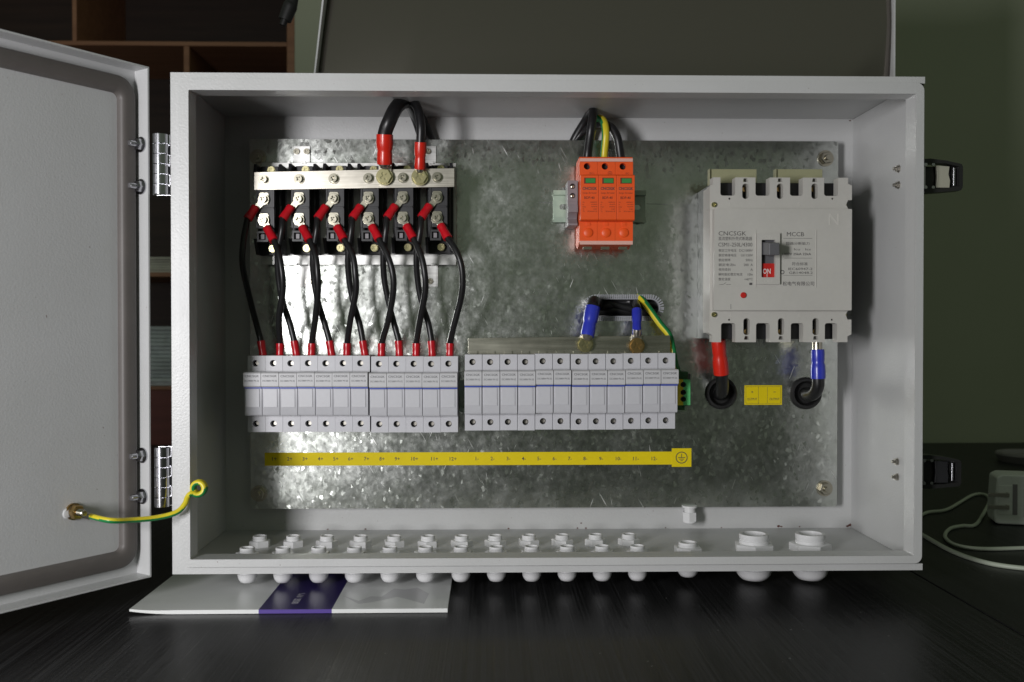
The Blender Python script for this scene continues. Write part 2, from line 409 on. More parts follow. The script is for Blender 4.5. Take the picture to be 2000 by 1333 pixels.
# ------------------------------------------------------------------ screws and bolts (shared meshes, origin at the seat, head towards -Y)
def cross_pts(a, w):
    return [(w, w), (w, a), (-w, a), (-w, w), (-a, w), (-a, -w), (-w, -w), (-w, -a), (w, -a), (w, -w), (a, -w), (a, w)]
def spin(pts, a): return [(x*math.cos(a)-z*math.sin(a), x*math.sin(a)+z*math.cos(a)) for x, z in pts]
def screw_mesh(name, r, h, washer, m, ang=.4, wm=None):
    head = shape2d(name, [circle(0, 0, r, 24), spin(cross_pts(r*.62, r*.19), ang)], -h, -h+min(h*.8, 2.8), m)
    mb = MB()
    mb.lathe((0, 0, 0), (0, -1, 0), [(0, r), (h-min(h*.8, 2.8), r)], 24)
    if washer: mb.lathe((0, 0, 0), (0, -1, 0), [(0, washer), (.9, washer), (.9, r*.9)], 24)
    body = mb.mesh('x', m)
    me = join_meshes(name, [head, body], m)
    me.polygons.foreach_set('use_smooth', [True]*len(me.polygons)); me.set_sharp_from_angle(angle=R(38)); return me
SCREW_A = [screw_mesh('screw', 3.8, 5.2, 5.6, 'bolt_metal', a) for a in (.3, .9, 1.3)]
SCREW_G = screw_mesh('screw', 3.4, 2.2, 4.1, 'zinc_gold', .7)
SCREW_S = screw_mesh('screw', 3.3, 1.9, 0, 'bolt_metal', .75)
SCREW_B = screw_mesh('screw', 2.6, 1.9, 0, 'zinc_gold', .2)
SCREW_BR = screw_mesh('screw', 2.7, 2.0, 0, 'brass_dark', .2)
def hexbolt_mesh(m, r=7.2, h=4.5):
    mb = MB(); mb.lathe((0, 0, 0), (0, -1, 0), [(0, r+1.2), (1.3, r+1.2), (1.3, r)], 28)
    mb.lathe((0, 0, 0), (0, -1, 0), [(1.3, r*.93), (h-1.5, r*.93)], 24)
    a = mb.mesh('x', m)
    b1 = shape2d('x', [circle(0, 0, r, 6), spin(cross_pts(r*.55, r*.15), .5)], -h, -h+1.6, m)
    b2 = shape2d('x', [circle(0, 0, r, 6)], -h+1.6, -1.3, m)
    me = join_meshes('bolt', [a, b1, b2], m); return me
BOLT_G = hexbolt_mesh('zinc_gold', 7.6, 5); BOLT_BR = hexbolt_mesh('brass_dark', 7.4, 5)
def nut_mesh(m):
    mb = MB(); mb.lathe((0, 0, 0), (0, -1, 0), [(0, 9), (1.2, 9), (1.2, 5)], 28)
    mb.lathe((0, 0, 0), (0, -1, 0), [(1.2, 7), (5.5, 7), (6.2, 6.2)], 6, .2, cap0=False)
    mb.lathe((0, 0, 0), (0, -1, 0), [(5, 3), (9.5, 3), (10, 2.6)], 16, cap0=False)
    return mb.mesh('nut', m)
NUT = nut_mesh('bolt_metal')

# ------------------------------------------------------------------ setting: desk, wall
ZT = -30.0
d = MB(); d.box(-1600, 741.2, -1100, 1268, ZT-28, ZT); tag(obj('desk_top', d, 'desk_black', bevel=1), kind='structure')
d = MB(); d.box(742.8, 2300, -1100, 1268, ZT-28, ZT); tag(obj('side_desk_top', d, 'desk_black', bevel=1), kind='structure')
wl = MB(); wl.box(-141, 3200, 1300, 1420, -900, 2200); tag(obj('wall', wl, 'green_wall'), kind='structure')
fl = MB(); fl.box(-4000, 4000, -4000, 3000, -930, -900); tag(obj('floor', fl, 'shelf_back'), kind='structure')

# bookshelf, seen past the open door
t = thing('bookshelf', 'tall brown wooden bookshelf with dark compartments behind the open door', 'bookshelf', (-700, 1300, -900))
YB = 1300
def board(x0, x1, z0, z1, y0=YB, y1=YB+300, m='shelf_wood', nm='board'): b = MB(); b.box(x0, x1, y0, y1, z0, z1); return obj(nm, b, m, t, bevel=1.5)
xr1, xr0 = at(577, 100, YB)[0], at(560, 100, YB)[0]
board(xr0, xr1, -900, 1600, nm='side_panel')
zs = at(400, 90, YB)[1]
board(-1700, xr0, zs, zs+10, YB+1)
xv = at(140, 50, YB)[0]; board(xv, xv+10, zs+10, 1600, YB+2)
xv2 = at(358, 150, YB)[0]; board(xv2, xv2+13, 300, zs, YB+2)
z2 = at(318, 541, YB)[1]; board(-1700, xr0, z2, z2+10, YB+1)
z3 = at(318, 762, YB)[1]; board(-1700, xr0, z3, z3+8, YB+1)
board(-1700, xr0, 1100, 1112, YB+1)
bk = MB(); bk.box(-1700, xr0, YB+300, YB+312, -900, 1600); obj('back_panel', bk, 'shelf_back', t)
dr = MB(); dr.box(-1700, xr0, YB-2, YB+18, -900, z3); obj('drawer_front', dr, 'red_wood', t, bevel=2)
# papers on its shelves
def stack(name, label, cat, x0, x1, z0, n, th, m):
    s = MB(); z = z0
    for i in range(n):
        dx = random.uniform(-8, 8); s.box(x0+dx, x1+dx, YB+15+random.uniform(0, 15), YB+240, z+.2, z+th-.6); z += th
    tag(obj(name, s, m, bevel=.6), label, cat)
x0 = at(270, 500, YB)[0]; x1 = at(380, 500, YB)[0]
stack('paper_stack', 'low stack of pale paper on the upper shelf seen between door and enclosure', 'paper', x0, x1, z2+10, 6, 6, 'paper')
stack('folder_stack', 'stack of white folders on the lower shelf seen between door and enclosure', 'folders', x0-20, x1+30, z3+8, 15, 9, 'plastic_bag')

# ------------------------------------------------------------------ metal cabinet standing behind
t = thing('steel_cabinet', 'large dark brushed steel sheet cabinet standing behind the grey enclosure', 'cabinet', (430, 420, ZT))
YC = 420
def cab_pts(nx=90, nz=60):
    mb = MB(); vs = []; fs = []
    for j in range(nz+1):
        z = ZT+ (760-ZT)*j/nz
        xl = at(603, 150, YC)[0]+(z-470)*.115; xr = at(1738, 100, YC)[0]
        for i in range(nx+1):
            x = xl+(xr-xl)*i/nx
            a = i/nx
            zt2 = (z-470)/110; d1 = a-(.775+.16*max(zt2, 0)**.7); d2 = .13+.02*zt2-a
            zz = min(max(z, 440), 760)-470; y = YC+6*math.sin(a*3)-.11*zz+.00048*max(zz, 0)**2+(max(0, d1)*1.0)*110+max(0, d2)*90-3*math.exp(-((a-.79)**2/.0003+(z-478)**2/200))
            vs.append((x, y, z))
    for j in range(nz):
        for i in range(nx):
            a = j*(nx+1)+i; fs.append((a, a+1, a+nx+2, a+nx+1))
    return mb.add(vs, fs)
pan = obj('front_sheet', cab_pts(), 'stainless', t)
sm = pan.modifiers.new('thickness', 'SOLIDIFY'); sm.thickness = 2*S; sm.offset = 1
e = MB(); xr = at(1738, 100, YC)[0]; e.box(xr+.3, xr+2.6, YC-12, YC+140, ZT, 780); obj('right_edge', e, 'white_plastic', t)
e = MB(); xa = at(603, 150, YC)[0]
e.add([(xa-2.5+(z-470)*.115, y, z) for z in (ZT, 780) for y in (YC-12, YC+140)]+[(xa-.3+(z-470)*.115, y, z) for z in (ZT, 780) for y in (YC-12, YC+140)],
      [(0, 1, 3, 2), (4, 6, 7, 5), (0, 4, 5, 1), (2, 3, 7, 6), (0, 2, 6, 4), (1, 5, 7, 3)]); obj('left_edge', e, 'white_plastic', t)
# black plug hanging at the top
p0, p1, p2 = P(585, -60, 380), P(572, 0, 380), P(556, 40, 380)
c = MB(); c.tube([p0, p1, p1.lerp(p2, .3), p2], [5, 7, 9.5, 8.5], 12); c.tube([p2, p2+(p2-p1)*.25], [5, 4.4], 10)
tag(obj('black_plug', c, 'rubber'), 'black rubber cable plug hanging at the top beside the steel cabinet', 'plug')

# ------------------------------------------------------------------ enclosure
W, H, D, TK, ZB = 706.0, 464.2, 182.0, 1.6, -2.2
box = thing('enclosure', 'open light grey powder coated steel electrical enclosure with its door swung left', 'enclosure', (W/2, D/2, 0))
b = MB()
b.box(0, W, 0, D, H-TK, H); b.box(0, W, 0, D, ZB, TK); b.box(0, TK, 0, D, TK, H-TK); b.box(W-TK, W, 6, D, TK, H-TK)
shell = obj('shell', b, 'paint', box, bevel=.8)
b = MB(); b.box(TK, W-TK, D-TK, D, TK, H-TK); obj('back_panel', b, 'paint', box)
# outer flange ring and raised gutter frame with its inner return
FX0, FX1, FZ0, FZ1 = 9.0, 702.8, 5.6, 457.0
IX0, IX1, IZ0, IZ1 = 18.2, 695.2, 12.8, 446.8
put('flange', shape2d('flange', [[(0, ZB), (W, ZB), (W, FZ0-1.6), (FX0+5, FZ0-1.6), (FX0-.9, FZ0+5), (FX0-.9, FZ1-5), (FX0+5, FZ1+.9), (W, FZ1+.9), (W, H), (0, H)]], -.2, 1.7, 'paint'), box, bevel=.3)
b = MB(); b.box(FX1+.6, W-.2, 2, 6, TK, H-TK); obj('side_strip', b, 'rubber', box)  # plain black strip down the right edge, just outside the rim frame
put('rim_frame', shape2d('rim_frame', [rrect(FX0, FX1, FZ0, FZ1, 7), rrect(IX0, IX1, IZ0, IZ1, 1.2, 3)], -6, -4.4, 'paint'), box, bevel=.7)
b = MB()
def loopwall(mb, loopf, y0, y1, th, inner):
    a = loopf(0); c = loopf(th)
    n = len(a)
    mb.rings([[(x, y0, z) for x, z in a], [(x, y1, z) for x, z in a], [(x, y1, z) for x, z in c], [(x, y0, z) for x, z in c], [(x, y0, z) for x, z in a]] if not inner else
             [[(x, y0, z) for x, z in c], [(x, y1, z) for x, z in c], [(x, y1, z) for x, z in a], [(x, y0, z) for x, z in a], [(x, y0, z) for x, z in c]], False, False)
loopwall(b, lambda k: rrect(FX0+.3+k, FX1-.3-k, FZ0+.3+k, FZ1-.3-k, 7-k), -4.5, 3, 1.4, False)
loopwall(b, lambda k: rrect(FX0-2-k*3, FX1+2+k*3, FZ0-2-k, FZ1+2+k, 7), 2.8, 3.2, -1.6, False)
loopwall(b, lambda k: rrect(IX0-k, IX1+k, IZ0-k, IZ1+k, 1.2, 3), -4.5, 17, 1.4, True)
obj('gutter', b, 'paint', box)
# hinges
def cylv(mb, x, y, z0, z1, r, n=20): mb.lathe((x, y, z0), (0, 0, 1), [(0, r), (z1-z0, r)], n)
for (za, zb) in ((350.5, 406.5), (61.5, 117)):
    leaf = MB(); leaf.box(-14, -.2, 2.5, 4.5, za, zb); leaf.box(-2.2, -.1, 2.5, 26, za+1, zb-1)
    hg = obj('hinge', leaf, 'chrome', box, bevel=.3)
    for k in range(6):
        kn = MB(); h = (zb-za)/6; z0 = za+k*h+.35; z1 = za+(k+1)*h-.35
        cylv(kn, -8.7, -2.5, z0, z1, 7.0, 28)
        if k % 2: kn.box(-8, -.4, -.5, 3, z0, z1)
        else: kn.box(-16.5, -9, -.5, 3, z0, z1)
        sub('knuckle', kn.mesh('knuckle', 'chrome'), hg)
# bolts through the right wall for the latches
for (px, py) in ((1762, 330), (1762, 362), (1760, 902), (1760, 932)):
    z = at(px, py, 54)[1]; m_ = MB(); m_.lathe((W-TK, 54, z), (-1, 0, 0), [(0, 4), (1, 4), (1, 3.2), (3.2, 3.2), (3.2, 1.7), (6, 1.7)], 6)
    obj('latch_bolt', m_, 'thread', box)
mat('rust', (.10, .025, .015), .8)
for (px, py, r_) in ((1661, 1026, 2.0), (1655, 1028, 1.3), (1520, 1028, 1.8), (1526, 1029, 1.1), (1562, 1029, .8), (1409, 1031, .9), (1300, 1032, .8), (1128, 1034, .9), (1144, 1034, 1.0), (640, 1034, .9), (714, 1035, 1.0), (993, 1035, .9), (1660, 236, 1.0), (1135, 1022, 1.0), (1093, 163, .9)):
    yy = D-TK-.1 if py > 200 else -.3
    x, z = at(px, py, yy); m_ = MB(); pts = [(x+r_*random.uniform(.6, 1.3)*math.cos(a_)*1.2, max(z, TK+.9 if py > 1023 else 0)+r_*random.uniform(.4, .9)*math.sin(a_)) for a_ in [k*math.pi/4 for k in range(8)]]
    m_.prism(pts, yy-.15, yy+.05); obj('rust_spot', m_, 'rust', box)
# latches on the right side
for (zc, m1, lab) in ((at(1845, 345, 22)[1], 'latch_metal', None), (at(1845, 921, 22)[1], 'black_plastic', 'dark open latch near the bottom right corner')):
    yf = 18
    pts = [(W+.3, zc+15.5), (W+14, zc+16.5), (W+30, zc+14.5), (W+44, zc+11.5), (W+45.5, zc+9), (W+45.5, zc-11), (W+43.5, zc-14), (W+14, zc-16.5), (W+.3, zc-15.5)]
    inn = [(W+5, zc+12.5), (W+28, zc+12), (W+42, zc+9), (W+42, zc-10), (W+28, zc-12), (W+5, zc-12.5)]
    lt = put('latch', shape2d('latch', [pts, inn], yf, yf+11, 'latch_black'), box, bevel=.5)
    if lab: lt['label'] = lab
    q = MB(); q.box(W+6, W+42, yf+8, yf+10, zc-12, zc+10); sub('back_plate', q.mesh('back_plate', 'latch_black'), lt)
    q = MB(); q.prism([(W+21, zc+10.5), (W+34, zc+9.5), (W+33, zc+2), (W+34.5, zc-4), (W+34, zc-11), (W+21, zc-11), (W+22, zc)], yf+3, yf+7)
    sub('lever_plate', q.mesh('lever_plate', m1), lt, bevel=.4)
    q = MB(); q.lathe((W+9.5, yf+4, zc-12), (0, 0, 1), [(0, 1.3), (24, 1.3)], 10); q.lathe((W+38.5, yf+4, zc-9), (0, 0, 1), [(0, 1.6), (17, 1.6)], 10)
    for dz in (-11, 11): q.lathe((W+9.5, yf+2, zc+dz), (0, -1, 0), [(0, 1.8), (1.5, 1.8)], 10); q.lathe((W+17, yf+2, zc+dz), (0, -1, 0), [(0, 1.6), (1.5, 1.6)], 10)
    sub('spring_bar', q.mesh('spring_bar', 'chrome'), lt)
# door, opened about 125 degrees
DA = R(55); du = Vector((-math.cos(DA), -math.sin(DA), 0)); dn = Vector((math.sin(DA), -math.cos(DA), 0))
F0 = Vector((-17.6, -6, 0)); FD = 19.0; D0 = F0-dn*FD; DL = 712.0; DZ0, DZ1 = -3.0, 467.5
def dpt(s_, n_, z): return D0+du*s_+dn*n_+Vector((0, 0, z))
def dbox(mb, s0, s1, n0, n1, z0, z1):
    vs = [dpt(a, q, z) for z in (z0, z1) for q in (n0, n1) for a in (s0, s1)]
    return mb.add(vs, [(0, 2, 3, 1), (4, 5, 7, 6), (0, 1, 5, 4), (2, 6, 7, 3), (0, 4, 6, 2), (1, 3, 7, 5)])
b = MB(); dbox(b, 0, DL, -1.5, 0, DZ0, DZ1); dbox(b, 0, 1.6, 0, FD, DZ0+.01, DZ1-.01); dbox(b, DL-1.6, DL, 0, FD, DZ0+.01, DZ1-.01)
dbox(b, 1.6, DL-1.6, 0, FD, DZ0, DZ0+1.6); dbox(b, 1.6, DL-1.6, 0, FD, DZ1-1.6, DZ1)
door = obj('door', b, 'paint_door', box)
def gasket():
    mb = MB(); prof = [(0, 0), (0, 4), (1.2, 6.5), (3.5, 7.6), (11, 7.4), (14, 6.2), (15.5, 4), (16, 0)]   # (inset, height)
    rs = []
    for ins, h in prof:
        k = 4.5+ins; kz = 10+ins; lp = rrect(k, DL-k, DZ0+kz, DZ1-kz, max(18-ins*.75, 4), 8)
        rs.append([dpt(a, h+.05, z) for a, z in lp])
    return mb.rings(rs, False, False)
sub('gasket', gasket().mesh('gasket', 'gasket'), door)
for py in (284, 366, 889, 969):
    z = at(283, py, 0)[1]; c0 = dpt(1.7, 9.5, z); m_ = MB()
    m_.lathe(c0, du, [(0, 7.2), (1.2, 7.2), (1.2, 5.5)], 24); m_.lathe(c0, du, [(1.2, 5.6), (5, 5.6), (5.6, 5)], 6, .3, cap0=False)
    m_.lathe(c0, du, [(5.2, 2.8), (12.5, 2.8), (13, 2.3)], 14, cap0=False)
    sub('hinge_bolt', m_.mesh('hinge_bolt', 'chrome'), door)
zb = 66.0; c0 = dpt(66, .1, zb); m_ = MB()
m_.lathe(c0, dn, [(0, 7.5), (2, 7.5), (2, 5)], 24); m_.lathe(c0, dn, [(3.4, 6.6), (8, 6.6), (8.6, 6)], 6, .2)
sub('earth_nut', m_.mesh('earth_nut', 'brass_dark'), door)
m_ = MB(); prof = [(8, 3)]
for k in range(9): prof += [(8+k*1.0, 3.1), (8.5+k*1.0, 2.6)]
m_.lathe(c0, dn, prof+[(17.5, 2.4)], 14); sub('earth_stud', m_.mesh('earth_stud', 'bolt_metal'), door)
m_ = MB(); c1 = dpt(71, .1, zb-1); m_.lathe(c1, dn, [(0, 5), (1.5, 4.5), (2.5, 2)], 16); sub('weld_pad', m_.mesh('weld_pad', 'paint_door'), door)

# earth wire from door to the ring inside
t = thing('earth_wire', 'green and yellow earth wire bolted to the open door ending in a coiled ring', 'wire', dpt(60, 5, zb))
def gy(j, n): return 1 if n*.18 < j < n*.58 else 0
pts = [dpt(55, 9, zb-5), P(215, 1017, -58), P(262, 1016, -40), P(310, 1011, -26), P(345, 1001, -19), P(361, 985, -14), P(366, 972, -10), P(374, 964, -8), P(386, 967, -4)]
m_ = MB(); m_.tube(pts, 2.5, 20, 8, green=(-.1, -.45, -1))
obj('wire', m_, ['wire_yellow', 'wire_green'], t)
m_ = MB(); rc = P(392, 952, 1); ring = [rc+Vector((math.cos(a)*5.6, .7*a, math.sin(a)*5.6)) for a in [R(-100-30*k) for k in range(26)]]
m_.tube(ring, 2.5, 16, 3, green=(.5, -.2, -.8)); obj('coil', m_, ['wire_yellow', 'wire_green'], t)
m_ = MB(); c0 = dpt(66, 2.2, zb)
m_.lathe(c0, dn, [(0, 6), (1.2, 6)], 20)
q0 = dpt(63, 3, zb-2); q1 = dpt(54.5, 8.5, zb-5.5); m_.tube([q0, q0.lerp(q1, .5), q1], [3, 3.1, 3.2], 8)
obj('lug', m_, 'thread', t)

# ------------------------------------------------------------------ mounting plate
PY = 164.0
px0, pz0 = 33.0, 28.7; px1, pz1 = 682.4, 434.5
plate = thing('mounting_plate', 'spangled galvanised steel mounting plate screwed inside the enclosure', 'mounting plate', ((px0+px1)/2, PY, pz0))
sx0, sz1_ = at(1138, 576, PY); sx1, sz0_ = at(1296, 627, PY)
slot = rrect(sx0+3.2, sx1-3.2, sz0_+3.2, sz1_-3.2, 11.5, 6)
G1 = (552.2, 155.2); G2 = (646.8, 155.0)
put('sheet', shape2d('sheet', [rrect(px0, px1, pz0, pz1, 2.5, 3), slot, circle(*G1, 15), circle(*G2, 15)], PY, PY+2, 'galvanised'), plate, bevel=.4)
for za_, zb_ in ((pz1-1.8, pz1-.1), (pz0+.1, pz0+1.8)):
    b = MB(); b.box(px0+.4, px1-.4, PY+2, PY+10, za_, zb_); obj('fold', b, 'galvanised', plate)
for (a, c_) in ((503, 307), (1614, 309), (505, 965), (1612, 955)):
    x, z = at(a, c_, PY-3); put('nut', NUT, plate, (x, PY-.05, z))
# scribed lines on the plate
for (a0, b0, a1, b1) in ((1052, 397, 1082, 397), (1263, 399, 1303, 400)):
    x0, z0 = at(a0, b0, PY); x1, z1 = at(a1, b1, PY); m_ = MB(); m_.prism([(x0, z0), (x1, z1), (x1, z1+.4), (x0, z0+.4)], PY-.04, PY+.02); obj('scribe_line', m_, 'print_soft', plate)
for (a0, b0, a1, b1, ww) in ((1143, 970, 1161, 934, .45), (1027, 931, 1040, 905, .2), (999, 870, 1005, 856, .3), (1388, 905, 1389, 955, .15), (1300, 650, 1301, 690, .1)):
    x0, z0 = at(a0, b0, PY); x1, z1 = at(a1, b1, PY); m_ = MB(); m_.prism([(x0, z0), (x0+ww, z0), (x1+ww, z1), (x1, z1)], PY-.05, PY+.02); obj('scratch', m_, 'bolt_metal', plate)

# toothed edging round the slot
t = thing('edge_trim', 'grey toothed plastic edging round the cable slot in the plate', 'edge trim', ((sx0+sx1)/2, PY, sz0_))
lo = rrect(sx0+.0, sx1-.0, sz0_+.0, sz1_-.0, 14.5, 8); li = rrect(sx0+4.2, sx1-4.2, sz0_+4.2, sz1_-4.2, 10.5, 8)
put('lining', shape2d('lining', [li, rrect(sx0+5.2, sx1-5.2, sz0_+5.2, sz1_-5.2, 9.8, 8)], PY-2.6, PY+4, 'edging_grey'), t)
def along(loop, step):
    out = []; acc = 0
    for i in range(len(loop)):
        a = Vector((loop[i][0], loop[i][1])); b_ = Vector((loop[(i+1) % len(loop)][0], loop[(i+1) % len(loop)][1])); L = (b_-a).length
        while acc < L:
            out.append((a.lerp(b_, acc/L), (b_-a).normalized())); acc += step
        acc -= L
    return out
m_ = MB()
for p, tg in along(li, 2.35):
    nrm = Vector((tg.y, -tg.x)); q = [p+tg*.75-nrm*.6, p-tg*.75-nrm*.6, p-tg*.75+nrm*4.4, p+tg*.75+nrm*4.4]
    m_.prism([(v.x, v.y) for v in q], PY-2.4, PY-.05)
tag(obj('teeth', m_, 'edging_grey', t), kind='stuff')

# grommets
for g, lab in ((G1, 'black rubber grommet round the red sleeved output cable'), (G2, 'black rubber grommet round the blue sleeved output cable')):
    m_ = MB(); m_.lathe((g[0], PY+.5, g[1]), (0, -1, 0), [(-5, 12), (0, 12), (3, 12.5), (4.8, 14), (4.6, 16), (3, 17.6), (.6, 18)], 40, cap0=True, cap1=False)
    tag(obj('grommet', m_, 'rubber'), lab, 'grommet', 'rubber grommets in the plate')

# ------------------------------------------------------------------ labels on the plate
x0, z1 = at(517, 884, PY); x1, z0 = at(1313, 908, PY)
t = thing('terminal_number_strip', 'long yellow adhesive strip numbered 1+ to 12+ and 1- to 12-', 'label', ((x0+x1)/2, PY, z0))
m_ = MB(); m_.box(x0, x1+1, PY-.35, PY-.02, z0+.2, z1-.4); obj('strip', m_, 'label_yellow', t)
ms = []
for i, a in enumerate((536, 566, 596, 626, 656, 685, 716, 746, 776, 810, 849, 885)):
    s_ = '%d+' % (i+1); ms.append(text_mesh(s_, at(a, 896, PY)[0], at(a, 900, PY)[1], PY-.42, 4.0, 'print_dark', align='C', bold=.01))
for i, a in enumerate((932, 962, 993, 1023, 1053, 1083, 1113, 1143, 1174, 1208, 1242, 1278)):
    s_ = '%d-' % (i+1); ms.append(text_mesh(s_, at(a, 895, PY)[0], at(a, 899.5, PY)[1], PY-.42, 4.0, 'print_dark', align='C', bold=.01))
put('numbers', join_meshes('numbers', ms, 'print_dark'), t)
x0, z1 = at(1312, 876, PY); x1, z0 = at(1350, 912, PY)
t = thing('earth_label', 'square yellow sticker with an earth symbol at the end of the number strip', 'label', ((x0+x1)/2, PY, z0))
m_ = MB(); m_.box(x0, x1, PY-.8, PY-.4, z0, z1); obj('sticker', m_, 'label_yellow', t)
cx_, cz_ = (x0+x1)/2, (z0+z1)/2
put('ring', shape2d('ring', [circle(cx_, cz_, 6.6, 32), circle(cx_, cz_, 5.7, 32)], PY-.9, PY-.8, 'print_dark'), t)
m_ = MB(); m_.box(cx_-.35, cx_+.35, PY-.9, PY-.8, cz_, cz_+4.4)
for k, hw in enumerate((4.0, 2.6, 1.3)): m_.box(cx_-hw, cx_+hw, PY-.9, PY-.8, cz_-k*1.7-.35, cz_-k*1.7+.35)
obj('symbol', m_, 'print_dark', t)
x0, z1 = at(1454, 753, PY); x1, z0 = at(1527, 791, PY)
t = thing('output_label', 'yellow output sticker with plus and minus between the two grommets', 'label', ((x0+x1)/2, PY, z0))
m_ = MB(); m_.box(x0, x1, PY-.5, PY-.02, z0, z1); obj('sticker', m_, 'label_yellow', t)
y_ = PY-.58; m_ = MB(); a0, a1, c0_, c1_ = x0+1.4, x1-1.4, z0+1.4, z1-1.4
for q in ((a0, a1, c0_, c0_+.25), (a0, a1, c1_-.25, c1_), (a0, a0+.25, c0_, c1_), (a1-.25, a1, c0_, c1_), (x0+15.4, x0+15.65, c0_, c1_), (x0+25.4, x0+25.65, c0_, c1_)): m_.box(q[0], q[1], y_, PY-.5, q[2], q[3])
obj('border', m_, 'print_dark', t)
ms = [text_mesh('+', x0+8.5, z0+13, y_, 2.6, 'print_dark', align='C'), text_mesh('-', x0+33.5, z0+14, y_, .5, 'print_dark', width=2.6, align='C'),
      text_mesh('OUTPUT', x0+8.5, z0+5, y_, 2.6, 'print_dark', width=11, align='C'), text_mesh('OUTPUT', x0+33.5, z0+5, y_, 2.6, 'print_dark', width=11, align='C')]
put('lettering', join_meshes('lettering', ms, 'print_dark'), t)

# ------------------------------------------------------------------ DIN rails
def rail(label, x0, x1, zc, slots):
    t = thing('din_rail', label, 'din rail', ((x0+x1)/2, PY, zc-17), 'mounting rails on the plate')
    b = MB()
    for s_ in (1, -1):
        b.box(x0, x1, PY-7.5, PY-6.3, zc+s_*12.5, zc+s_*17.5)
        b.box(x0, x1, PY-6.3, PY-1.3, zc+s_*12.5, zc+s_*13.7)
    obj('rail_edges', b, 'rail_metal', t)
    loops = [[(x0, zc-12.5), (x1, zc-12.5), (x1, zc+12.5), (x0, zc+12.5)]]+[rrect(a, b_, zc-3, zc+3, 2.9, 5) for a, b_ in slots]
    put('web', shape2d('web', loops, PY-1.3, PY-.1, 'rail_metal'), t)
mat('rail_metal', (.33, .42, .36), .3, 1, build=b_brushed((.48, .60, .50), (.60, .68, .55), .42, .55, (30, 30, 30)))
xa, za = at(1081, 367, 157); xb, zb_ = at(1262, 440, 157)
rail('short zinc plated rail behind the orange surge arrester', xa, xb, (za+zb_)/2, [(xa+7, xa+19), (xb-20, xb-5)])
rail('long rail carrying the white fuse holders', 48, 513, 153, [(500, 508)])

# ------------------------------------------------------------------ fuse holders
def fuse_holder():
    base = (53, 157, 119.5)
    t = thing('fuse_holder', 'x', 'fuse holder', base, 'white rail mounted fuse holders')
    X0, X1 = 44.05, 61.95; cx = 53.0
    b = MB()
    b.box(X0, X1, 108, 156, 119.5, 136.6, skip='f'); b.box(X0, X1, 108, 156, 136.6, 182, skip='f'); b.box(X0, X1, 108, 156, 182, 199, skip='f')
    b.box(X0, X1, 104, 108, 137, 182)
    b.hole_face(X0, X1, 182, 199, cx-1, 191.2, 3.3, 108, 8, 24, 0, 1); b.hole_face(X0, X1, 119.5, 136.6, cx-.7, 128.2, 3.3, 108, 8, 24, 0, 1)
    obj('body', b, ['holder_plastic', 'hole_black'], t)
    for z in (191.2, 128.2):
        m_ = MB(); m_.lathe((cx-.2, 115.9, z), (0, -1, 0), [(0, 2.5), (1.0, 2.5), (1.4, 2.0)], 14); obj('terminal_screw', m_, 'thread', t)
    h = MB(); h.prismx([(104, 137.2), (95.2, 137.8), (94, 139.5), (94, 165.6), (104, 165.6)], X0+.15, X1-.15)
    hd = obj('handle', h, 'holder_plastic', t, bevel=.25)
    g = MB(); g.box(X0+1.5, X1-2.6, 93.2, 94.2, 146.6, 165.3); sub('grip_panel', g.mesh('grip_panel', 'holder_plastic'), hd, bevel=.2)
    l = MB(); l.box(X0+.15, X1-.15, 92.4, 104, 165.7, 167.3); obj('blue_line', l, 'line_blue', t)
    c_ = MB(); c_.prismx([(104, 167.4), (89.5, 167.4), (88.3, 168.4), (88.3, 181.4), (89.5, 182.6), (104, 182.6)], X0+.02, X1-.02)
    cp = obj('cap', c_, 'cap_plastic', t, bevel=.2)
    me = join_meshes('cap_print', [text_mesh('CNCSGK', cx, 177.6, 88.2, 2.3, 'print_soft', width=14.6, align='C', bold=.015)], 'print_soft')
    sub('brand_print', me, cp)
    me = join_meshes('cap_print', [text_mesh('DC1000V PV-32', cx, 173.0, 88.2, 1.8, 'print_soft', width=14.6, align='C', bold=.012)], 'print_soft')
    sub('rating_print', me, cp)
    return t
proto = fuse_holder()
ordn = ['first', 'second', 'third', 'fourth', 'fifth', 'sixth', 'seventh', 'eighth', 'ninth', 'tenth', 'eleventh', 'last']
HX = []
def hl(bank, k):
    if bank == 0:
        return {0: 'white fuse holder at the left end of the left bank under the red tipped wires',
                11: 'white fuse holder at the right end of the left bank beside the dark gap'}.get(k, 'white fuse holder, %s from the left in the left bank under the red tipped wires' % ordn[k])
    return {0: 'white fuse holder at the left end of the right bank beside the dark gap',
            11: 'white fuse holder at the right end of the right bank beside the green terminal'}.get(k, 'white fuse holder, %s from the left in the right bank under the plain busbar' % ordn[k])
for bank in (0, 1):
    for k in range(12):
        if bank == 0: x = 53.0+k*18.12+(1.1 if k >= 7 else 0); z = -0.5-(.9 if k >= 7 else 0)+k*.02; y = -.5*(k < 7)
        else: x = 278.6+k*18.4+(.6 if k >= 6 else 0); z = .6+k*.06+(.7 if k >= 4 else 0)-(.4 if k in (6, 7, 8) else 0); y = .4*((k*5) % 3-1)
        y += random.uniform(-.3, .3); z += random.uniform(-.15, .15)
        HX.append((x, z))
        dl = (x-53, y, z)
        if bank == 0 and k == 0: proto.location = proto.location+Vector(dl)*S; proto['label'] = hl(0, 0); first_d = dl
        else: copy_thing(proto, tuple(dl[i]-first_d[i] for i in range(3)), hl(bank, k))

